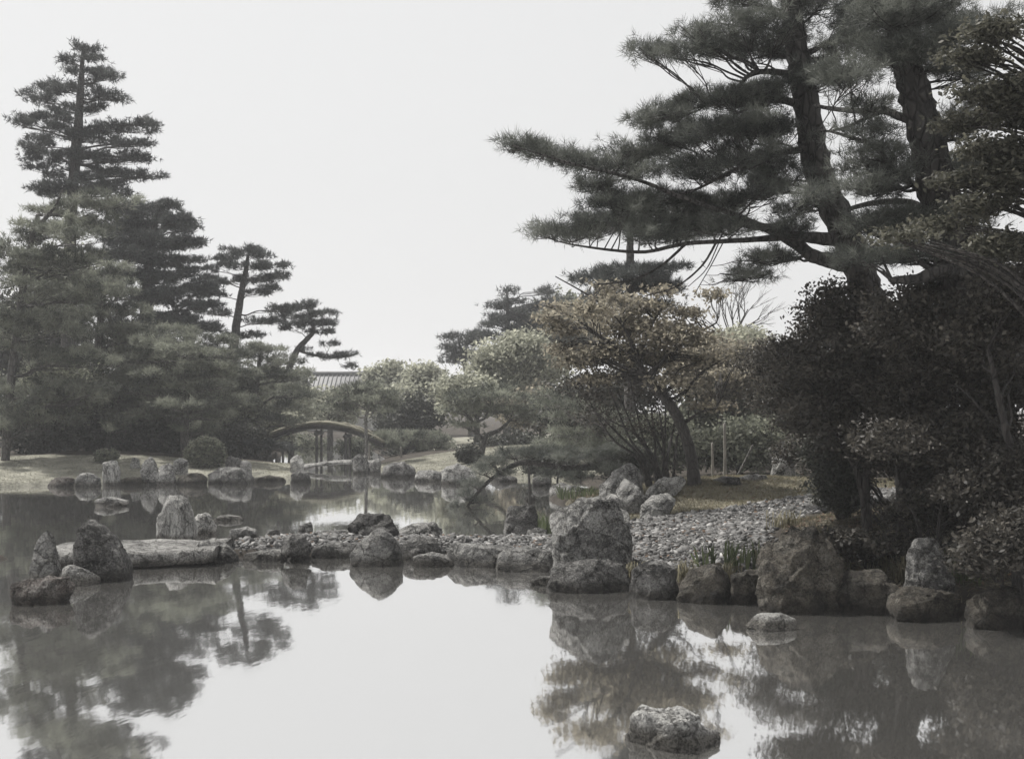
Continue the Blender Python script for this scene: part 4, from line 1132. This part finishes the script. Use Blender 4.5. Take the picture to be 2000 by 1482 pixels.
def bare_tree():
    D = 42
    rng = np.random.default_rng(77)
    base = P(1432, 860, D); base[2] = float(gz(base[0], base[1])) - .1
    root = empty('bare_tree', base)
    tag(root, 'leafless tree with fanned thin twigs against the sky', 'tree')
    g = Geo()
    top = P(1434, 660, D)
    tube(g, spline([base, (base + top) / 2 + np.array((.1, 0, 0)), top], 5), np.linspace(.16, .11, 11), 8)
    def grow(s, d, L, r, lev):
        e = s + d * L
        mid = (s + e) / 2 + rng.normal(0, .04 * L, 3)
        tube(g, spline([s, mid, e], 3), np.linspace(r, r * .55, 7), 5)
        if lev == 0: return
        for _ in range(3 if lev > 1 else 4):
            nd = unit(d + rng.normal(0, .32, 3) + np.array((0, 0, .12)))
            t_ = rng.uniform(.45, 1)
            grow(s + (e - s) * t_, nd, L * rng.uniform(.55, .8), r * .55, lev - 1)
    for px, py in ((1404, 600), (1424, 575), (1446, 590), (1470, 585), (1500, 610), (1390, 640)):
        e = P(px, py, D + rng.normal(0, .6)); d = e - top; L = np.linalg.norm(d)
        grow(top, d / L, L * .75, .034, 3)
    g.make('trunk', M['bark_far'], root, True)
bare_tree()
pine('slender pine behind the overhanging boughs, straight grey trunk', 27, [(1228, 905, 24), (1230, 760, 22), (1231, 620, 20), (1231, 520, 17), (1230, 460, 12), (1228, 415, 6)],
     [(1230, 420, 60, 12), (1200, 445, 55, 12), (1265, 450, 55, 12), (1215, 535, 70, 14), (1270, 535, 60, 13), (1175, 550, 50, 12), (1240, 560, 70, 13), (1290, 560, 45, 12), (1200, 585, 60, 12), (1310, 525, 30, 9), (1260, 600, 60, 12)],
     'needle_dark', 'bark_far', L=.17, W=.018, nn=11, seed=46, fill=1, deep=.7, dens=.8)

# pale-limbed pine and overhanging pine at the mound's shore
pine('old pine with pale bare limb reaching left above the water', 24, [(1240, 935, 14), (1215, 900, 13), (1180, 862, 11), (1150, 832, 9), (1118, 815, 7), (1092, 795, 5), (1066, 770, 4)],
     [(1066, 770, 12, 8), (1075, 790, 26, 8), (1105, 790, 36, 9), (1150, 800, 45, 10), (1080, 815, 30, 8), (1190, 815, 45, 12), (1120, 845, 50, 10), (1210, 845, 45, 12), (1090, 868, 45, 9), (1160, 872, 55, 10), (1220, 880, 40, 12)],
     'needle_mid', 'bark_pale', L=.14, W=.014, nn=11, seed=51, fill=1, deep=.7, dens=.6, limbs=[[(1168, 850, 6), (1145, 858, 4), (1140, 870, 3)], [(1150, 832, 5), (1136, 850, 3), (1128, 862, 2)]])
pine('low pine sweeping out over the pond on a prop', 21.5, [(1260, 950, 15), (1225, 925, 14), (1170, 912, 13), (1110, 914, 12), (1070, 908, 11), (1030, 903, 11), (1000, 910, 10), (960, 935, 8), (928, 968, 6), (905, 1000, 4), (885, 1020, 2)],
     [(1050, 886, 46, 13), (1008, 886, 36, 11), (1100, 888, 46, 15), (1150, 890, 46, 15), (965, 905, 30, 12), (945, 918, 26, 12), (925, 942, 22, 13), (912, 968, 20, 13), (892, 990, 20, 10), (938, 978, 18, 9), (1085, 925, 34, 10), (1135, 930, 40, 10), (1190, 916, 36, 14), (1205, 884, 36, 14), (985, 925, 22, 7), (880, 1012, 14, 7)],
     'needle_near', 'bark_dark', L=.11, W=.009, nn=12, seed=52, fill=1, deep=.3, dens=.7)
pole('thin dark prop standing in the pond under the sweeping pine bough', 1033, 908, 976, 6, 21.5, 'post_dark')
S('small dark stone in the water at the foot of the prop', [(1020, 978), (1026, 968), (1042, 966), (1050, 976)], 'rock_dark', sink=.15, facets=4)

# ------------------------------------------------------------------ maple and multi-stemmed shrub on the mound
broadleaf('maple with leaning dark trunk and thin russet foliage', 19.6,
    [(1358, 942, 34), (1354, 920, 25), (1347, 880, 23), (1331, 830, 22), (1308, 790, 20), (1280, 756, 18), (1256, 730, 16), (1246, 700, 13), (1238, 680, 9)],
    [(1150, 605, 60, 20), (1100, 640, 44, 18), (1085, 600, 26, 9), (1200, 580, 40, 10), (1340, 610, 44, 12), (1370, 700, 40, 14), (1160, 740, 40, 12), (1070, 620, 30, 10), (1420, 730, 44, 10), (1360, 660, 50, 14), (1180, 560, 30, 8), (1290, 570, 34, 8), (1440, 690, 36, 9), (1090, 680, 34, 10), (1230, 635, 100, 34), (1310, 655, 70, 34), (1190, 690, 90, 30), (1280, 700, 80, 28), (1130, 700, 50, 22), (1260, 600, 60, 14), (1390, 575, 34, 9), (1310, 745, 50, 10), (1390, 795, 60, 6)],
    19000, .04, 'leaf_maple', 'bark_dark', 61, clump=.2, flat=.4, group='maples', name='maple_tree', deep=1.4, per=9, hor=.6, shell=.75,
    limbs=[[(1246, 705, 16), (1210, 680, 11), (1180, 662, 7), (1140, 640, 4)], [(1262, 738, 14), (1300, 700, 9), (1350, 660, 6), (1400, 630, 3)], [(1240, 690, 11), (1220, 640, 7), (1170, 590, 4), (1085, 540, 2)],
           [(1330, 832, 8), (1365, 806, 5), (1400, 796, 3)], [(1180, 662, 6), (1120, 620, 4), (1062, 596, 2)], [(1250, 700, 9), (1270, 640, 6), (1300, 590, 3)]])
rg = np.random.default_rng(62)
st = []
for k, (tx, ty) in enumerate([(1128, 740), (1150, 790), (1180, 730), (1205, 760), (1225, 720), (1245, 780), (1265, 740), (1285, 790), (1300, 750), (1322, 800), (1335, 840), (1190, 820)]):
    bx = 1290 + (tx - 1240) * .12 + rg.normal(0, 6)
    st.append([(bx, 936, 7 if k % 3 else 11), (bx + (tx - bx) * .18, 895, 6), (bx + (tx - bx) * .5 + rg.normal(0, 6), 850, 4.5, rg.normal(0, .3)), (tx, ty, 2, rg.normal(0, .5))])
broadleaf('shrub of many dark bare stems fanning from one foot', 20.2, None,
    [(1150, 760, 60, 40), (1220, 740, 70, 40), (1290, 770, 60, 40), (1180, 810, 60, 30), (1260, 830, 60, 20)], 5000, .03, 'leaf_shade', 'bark_dark', 62, clump=.2, flat=.6,
    group='shrubs on the mound', name='stem_shrub', cat='shrub', stems=st, crown='foliage')
pole('tall pale stake standing on the mound', 1415, 828, 916, 6, 22)
pole('short pale stake beside the taller one on the mound', 1391, 866, 912, 5, 22.3)
pole('dark leaning stake behind the two pale stakes', 1470, 870, 912, 5, 23, 'bark_grey', dpx=-45)

# ------------------------------------------------------------------ right bank: two great pines
pine('great pine with S-bent trunk stretching boughs far left', 13.0,
    [(1800, 1005, 92), (1790, 950, 80), (1768, 850, 72), (1738, 730, 67), (1704, 610, 62), (1676, 520, 59), (1644, 440, 56), (1609, 365, 54), (1588, 285, 54), (1576, 205, 50), (1562, 130, 45), (1550, 50, 42), (1545, -60, 38), (1540, -160, 30)],
    [(1015, 288, 30, 9), (1060, 300, 42, 13), (1115, 312, 46, 15), (1170, 326, 50, 18), (1165, 366, 44, 13), (1235, 300, 50, 18), (1240, 330, 55, 16), (1310, 290, 62, 26), (1380, 270, 70, 32), (1460, 262, 70, 34), (1530, 265, 55, 30),
     (1250, 238, 26, 7), (1295, 222, 46, 11), (1360, 196, 55, 20), (1435, 200, 62, 26), (1500, 190, 62, 30), (1262, 100, 36, 7), (1325, 106, 52, 8), (1400, 100, 56, 16), (1480, 105, 66, 26), (1430, 60, 60, 20), (1350, 62, 40, 10), (1520, 55, 66, 26),
     (1230, 395, 75, 24), (1310, 405, 82, 28), (1390, 405, 82, 28), (1470, 370, 70, 28), (1530, 335, 52, 24), (1440, 320, 70, 32), (1370, 340, 60, 24), (1175, 440, 55, 15), (1115, 460, 52, 11), (1066, 456, 24, 10), (1250, 450, 80, 18), (1330, 455, 70, 18), (1410, 445, 60, 18),
     (1505, 505, 44, 16), (1470, 540, 36, 10), (1545, 450, 50, 18), (1560, 405, 48, 18), (1610, 150, 55, 24), (1640, 90, 60, 26), (1700, 40, 80, 40), (1450, -10, 90, 30), (1600, 0, 90, 40)],
    'needle_near', 'bark_pine', L=.115, W=.006, nn=17, dens=.95, thick=1.25, seed=71, fill=2, deep=1.5, tsides=14, group='great pines on the right bank', limb_parts=True, twig=.5,
    limbs=[[(1674, 520, 34), (1600, 505, 28, -.1), (1550, 474, 22, -.2), (1500, 448, 16, -.3), (1430, 432, 11, -.3), (1370, 400, 7, -.3)],
           [(1650, 470, 30), (1560, 462, 20, -.3), (1480, 440, 15, -.4), (1430, 418, 11, -.4), (1330, 385, 9, -.4), (1240, 350, 7, -.4), (1110, 318, 4.5, -.4), (1000, 284, 2, -.4)],
           [(1560, 462, 16, -.3), (1440, 470, 10, -.3), (1340, 476, 8, -.2), (1260, 492, 7, -.1), (1180, 487, 5), (1100, 474, 3), (1046, 456, 2)],
           [(1340, 476, 6, -.2), (1290, 520, 5, -.2), (1230, 548, 4, -.2), (1160, 556, 2.5, -.2)],
           [(1400, 472, 5, -.2), (1370, 520, 4, -.2), (1320, 560, 3, -.2), (1260, 578, 2, -.2)],
           [(1412, 474, 2.5, -.2), (1388, 520, 2, -.2), (1356, 575, 1.5, -.2)], [(1404, 474, 2.5, -.2), (1380, 525, 2, -.2), (1344, 560, 1.5, -.2)],
           [(1576, 212, 20), (1530, 196, 14, -.2), (1480, 205, 9, -.3), (1440, 222, 6, -.3)],
           [(1570, 150, 18), (1500, 140, 12, -.2), (1460, 150, 9, -.3), (1430, 185, 7, -.3), (1380, 205, 4, -.3)],
           [(1590, 290, 16), (1520, 300, 12, -.2), (1440, 330, 8, -.3), (1360, 370, 5, -.3), (1320, 380, 4, -.3)]])
pine('great pine with massive leaning trunk near the right edge', 11.2,
    [(1966, 1060, 126), (1950, 980, 108), (1935, 860, 98), (1920, 720, 92), (1896, 580, 86), (1866, 480, 82), (1842, 400, 78), (1818, 300, 70), (1792, 200, 60), (1766, 110, 52), (1748, 20, 46), (1735, -80, 42), (1728, -160, 36)],
    [(1650, 150, 60, 30), (1720, 110, 80, 34), (1790, 120, 70, 34), (1690, 262, 46, 15), (1672, 330, 44, 18), (1725, 300, 50, 18), (1710, 372, 66, 24), (1765, 330, 44, 24), (1860, 150, 62, 30), (1900, 60, 70, 30), (1870, 250, 55, 28), (1905, 330, 50, 30),
     (1890, 430, 60, 28), (1935, 500, 50, 30), (1790, 440, 55, 22), (1690, 440, 55, 16), (1745, 425, 50, 20), (1680, 510, 66, 18), (1760, 500, 66, 20), (1730, 40, 90, 34), (1830, 20, 90, 34), (1700, 210, 44, 14), (1960, 200, 60, 40), (1970, 350, 60, 40), (1820, 70, 60, 30), (1600, 380, 36, 14)],
    'needle_near', 'bark_pine', L=.115, W=.006, nn=17, dens=.9, thick=1.2, seed=72, fill=2, deep=.9, tsides=14, group='great pines on the right bank', limb_parts=True,
    limbs=[[(1896, 545, 30), (1845, 528, 26, -.4), (1790, 545, 20, -.5), (1742, 548, 14, -.5)], [(1812, 240, 24), (1770, 232, 18), (1725, 216, 15, .3), (1680, 218, 12, .5), (1620, 212, 9, .8), (1590, 205, 7, 1)],
           [(1725, 218, 10, .3), (1690, 232, 8, .3), (1650, 250, 6, .3), (1610, 258, 4, .3)], [(1838, 390, 18), (1760, 345, 13), (1710, 290, 9), (1640, 262, 6), (1600, 254, 4)],
           [(1850, 450, 24), (1790, 400, 16, .3), (1720, 395, 12, .5), (1650, 410, 9, .6)]])

# maples and shrubs in the shade below the pines
SB = 'shrubs and maples on the shaded right bank'
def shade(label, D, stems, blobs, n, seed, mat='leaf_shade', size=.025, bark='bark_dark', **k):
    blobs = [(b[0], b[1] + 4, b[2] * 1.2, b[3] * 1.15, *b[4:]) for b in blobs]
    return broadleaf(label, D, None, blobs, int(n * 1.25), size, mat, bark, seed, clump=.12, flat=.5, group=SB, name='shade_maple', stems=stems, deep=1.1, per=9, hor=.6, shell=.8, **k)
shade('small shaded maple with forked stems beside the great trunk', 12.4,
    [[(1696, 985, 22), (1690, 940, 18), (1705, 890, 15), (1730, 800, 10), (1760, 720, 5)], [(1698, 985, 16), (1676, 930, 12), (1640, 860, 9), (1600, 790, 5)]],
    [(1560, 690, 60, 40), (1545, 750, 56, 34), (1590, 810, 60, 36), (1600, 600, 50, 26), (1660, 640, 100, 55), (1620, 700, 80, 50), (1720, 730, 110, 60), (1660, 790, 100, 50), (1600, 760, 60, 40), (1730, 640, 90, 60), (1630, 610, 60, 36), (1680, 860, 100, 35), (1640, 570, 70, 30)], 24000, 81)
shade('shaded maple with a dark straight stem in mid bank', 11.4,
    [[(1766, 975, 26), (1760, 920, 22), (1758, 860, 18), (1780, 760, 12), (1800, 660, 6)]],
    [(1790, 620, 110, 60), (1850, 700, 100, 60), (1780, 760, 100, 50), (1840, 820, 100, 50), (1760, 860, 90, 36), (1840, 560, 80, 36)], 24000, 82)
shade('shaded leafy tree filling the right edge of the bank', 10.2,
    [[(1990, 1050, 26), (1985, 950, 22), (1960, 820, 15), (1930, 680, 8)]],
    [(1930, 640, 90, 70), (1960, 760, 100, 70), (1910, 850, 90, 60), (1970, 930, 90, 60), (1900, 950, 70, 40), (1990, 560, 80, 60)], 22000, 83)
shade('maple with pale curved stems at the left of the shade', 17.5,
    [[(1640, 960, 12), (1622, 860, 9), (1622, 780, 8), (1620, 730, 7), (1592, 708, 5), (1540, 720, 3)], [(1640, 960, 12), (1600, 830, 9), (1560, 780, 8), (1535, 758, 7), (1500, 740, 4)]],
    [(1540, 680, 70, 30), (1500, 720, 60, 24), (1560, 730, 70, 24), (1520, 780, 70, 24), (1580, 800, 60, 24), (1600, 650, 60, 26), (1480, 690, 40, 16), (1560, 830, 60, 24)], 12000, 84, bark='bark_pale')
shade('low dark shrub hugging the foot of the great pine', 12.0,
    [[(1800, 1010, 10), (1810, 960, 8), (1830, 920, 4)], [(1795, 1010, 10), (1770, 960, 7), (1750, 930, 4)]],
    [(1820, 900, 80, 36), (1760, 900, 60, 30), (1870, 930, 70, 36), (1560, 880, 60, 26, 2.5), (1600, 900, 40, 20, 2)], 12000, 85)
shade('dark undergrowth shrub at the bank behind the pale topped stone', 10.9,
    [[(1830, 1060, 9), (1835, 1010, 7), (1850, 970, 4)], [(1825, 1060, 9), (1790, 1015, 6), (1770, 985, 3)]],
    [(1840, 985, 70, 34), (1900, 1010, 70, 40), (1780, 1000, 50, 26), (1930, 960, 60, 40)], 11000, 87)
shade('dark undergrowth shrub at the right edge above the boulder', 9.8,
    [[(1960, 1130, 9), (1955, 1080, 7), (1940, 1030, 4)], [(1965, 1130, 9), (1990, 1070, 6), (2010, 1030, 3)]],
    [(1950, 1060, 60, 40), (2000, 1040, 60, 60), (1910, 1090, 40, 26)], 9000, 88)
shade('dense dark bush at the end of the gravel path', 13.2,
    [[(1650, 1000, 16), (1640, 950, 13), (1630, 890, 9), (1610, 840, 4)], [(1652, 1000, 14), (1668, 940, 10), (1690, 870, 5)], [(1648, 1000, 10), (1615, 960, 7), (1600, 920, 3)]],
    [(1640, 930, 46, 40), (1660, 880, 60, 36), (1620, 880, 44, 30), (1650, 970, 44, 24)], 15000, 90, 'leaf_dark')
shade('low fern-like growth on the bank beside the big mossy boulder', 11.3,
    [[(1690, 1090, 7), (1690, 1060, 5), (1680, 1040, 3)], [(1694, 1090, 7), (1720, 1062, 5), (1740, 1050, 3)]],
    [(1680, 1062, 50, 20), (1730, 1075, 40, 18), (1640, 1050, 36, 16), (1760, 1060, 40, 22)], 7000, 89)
broadleaf('leafy tree with yellowish sprays hanging into the upper right', 9.6, [(2150, 1000, 60), (2130, 700, 54), (2100, 400, 44), (2060, 150, 30), (2020, 40, 14)],
    [(1900, 110, 60, 16), (1930, 180, 60, 18), (1880, 240, 60, 16), (1930, 290, 60, 18), (1870, 350, 60, 14), (1920, 400, 60, 16), (1850, 440, 70, 12), (1940, 60, 60, 18), (1980, 330, 60, 60), (1990, 200, 60, 60), (1760, 460, 60, 9), (1960, 480, 60, 30)],
    20000, .025, 'leaf_spray', 'bark_dark', 86, clump=.14, flat=.3, group=SB, name='spray_tree', deep=.8, per=14, hor=.75, shell=.6)

# ------------------------------------------------------------------ iris clumps
def iris(label, px, py, wpx, hpx, n, D=None, z=0.0, seed=1):
    D = D or DW(py, z)
    rg = np.random.default_rng(seed)
    m = D / FPX
    c = P(px, py, D)
    zb = max(float(gz(c[0], c[1])), -.25)
    root = empty('iris_clump', (c[0], c[1], zb)); tag(root, label, 'plant', 'iris clumps at the water')
    g = Geo()
    for _ in range(n):
        b = np.array((c[0] + rg.uniform(-.5, .5) * wpx * m, c[1] + rg.uniform(-.4, .4) * wpx * m, zb - .03))
        h = hpx * m * rg.uniform(.6, 1.1) + max(0, -zb)
        a = rg.uniform(0, 6.28); ln = rg.normal(0, .22, 2) * h
        wd = .012 * rg.uniform(.7, 1.3)
        s = np.array((math.cos(a), math.sin(a), 0)) * wd
        pts = [b, b + np.array((ln[0] * .25, ln[1] * .25, h * .5)), b + np.array((ln[0] * .6, ln[1] * .6, h * .85)), b + np.array((ln[0] * 1.2, ln[1] * 1.2, h))]
        V_ = np.array([pts[0] - s * .8, pts[0] + s * .8, pts[1] - s, pts[1] + s, pts[2] - s * .6, pts[2] + s * .6, pts[3]])
        g.add(V_, [(0, 1, 3), (0, 3, 2), (2, 3, 5), (2, 5, 4), (4, 5, 6)], np.full(7, rg.uniform(.1, .95)))
    g.make('leaves', M['iris'], root)
iris('iris blades in the water right of the post-like stone', 1060, 1046, 34, 60, 60, z=.05, seed=1)
iris('iris blades in the water below the humped boulder', 1130, 985, 80, 26, 90, seed=2)
iris('iris clump growing out of the gravel slope above the dark boulders', 1455, 1108, 80, 62, 60, D=11.7, seed=3)
iris('faint iris blades left of the main clump on the gravel', 1378, 1104, 36, 46, 18, D=11.9, seed=4)
iris('shaded iris blades beside the pale topped stone', 1870, 1130, 80, 70, 60, D=10.7, seed=5)

def sedge(label, px, py, wpx, hpx, n, D, seed):
    rg = np.random.default_rng(seed)
    m_ = D / FPX
    c = P(px, py, D)
    zb = max(float(gz(c[0], c[1])), 0.02)
    root = empty('sedge_tuft', (c[0], c[1], zb)); tag(root, label, 'grass tuft', 'sedge tufts on the right bank')
    g = Geo()
    for _ in range(n):
        b = np.array((c[0] + rg.normal(0, .25) * wpx * m_, c[1] + rg.normal(0, .2) * wpx * m_, zb - .03))
        h = 1.5 * hpx * m_ * rg.uniform(.5, 1.15); a = rg.uniform(0, 6.28); o_ = np.array((math.cos(a), math.sin(a), 0)) * h * rg.uniform(.2, .9)
        s_ = np.array((-math.sin(a), math.cos(a), 0)) * .005
        p1, p2 = b + o_ * .35 + np.array((0, 0, h * .75)), b + o_ + np.array((0, 0, h * rg.uniform(.5, .95)))
        g.add([b - s_, b + s_, p1 - s_ * .8, p1 + s_ * .8, p2], [(0, 1, 3), (0, 3, 2), (2, 3, 4)], np.full(5, rg.uniform(0, 1)))
    g.make('leaves', M['moss'], root)
sedge('dry sedge tuft between the footing boulder and pitted boulder', 1236, 1128, 30, 30, 60, 11.7, 1)
sedge('sedge tuft in the gap left of the low dark boulder', 1338, 1122, 34, 34, 70, 11.5, 2)
sedge('sedge tuft hanging beside the iris clump', 1420, 1120, 40, 36, 80, 11.3, 3)
sedge('sedge tuft at the left foot of the big mossy boulder', 1496, 1100, 36, 40, 80, 11.6, 4)
sedge('sedge tuft crowning the bank behind the big mossy boulder', 1600, 1030, 70, 36, 120, 12.2, 5)
sedge('sedge tuft between mossy boulder and dark overgrown boulder', 1640, 1100, 50, 46, 110, 11.4, 6)
sedge('sedge tuft over the dark overgrown boulder', 1720, 1096, 60, 46, 120, 11.3, 7)
sedge('sedge tuft in the shade left of the pale topped stone', 1766, 1120, 40, 44, 90, 10.9, 8)
sedge('sedge tuft at the lower corner of the gravel path', 1530, 1020, 60, 30, 100, 13.4, 9)

# ------------------------------------------------------------------ hazy air over the garden
m, t, out = nodes('haze_air')
pv = t.nodes.new('ShaderNodeVolumePrincipled')
pv.inputs['Color'].default_value = (0.96, 0.97, 1.0, 1)
pv.inputs['Density'].default_value = 0.0010
pv.inputs['Anisotropy'].default_value = 0.2
t.links.new(pv.outputs[0], out.inputs['Volume'])
x0, x1, y0, y1, z0, z1 = -640, 640, -70, 1540, -1.9, 26
V = np.array([(x0, y0, z0), (x1, y0, z0), (x1, y1, z0), (x0, y1, z0), (x0, y0, z1), (x1, y0, z1), (x1, y1, z1), (x0, y1, z1)], float)
F = [(0, 2, 1), (0, 3, 2), (4, 5, 6), (4, 6, 7), (0, 1, 5), (0, 5, 4), (1, 2, 6), (1, 6, 5), (2, 3, 7), (2, 7, 6), (3, 0, 4), (3, 4, 7)]
tag(build('haze', V, F, m), 'thin bright haze lying over the whole garden', 'haze', kind='stuff')
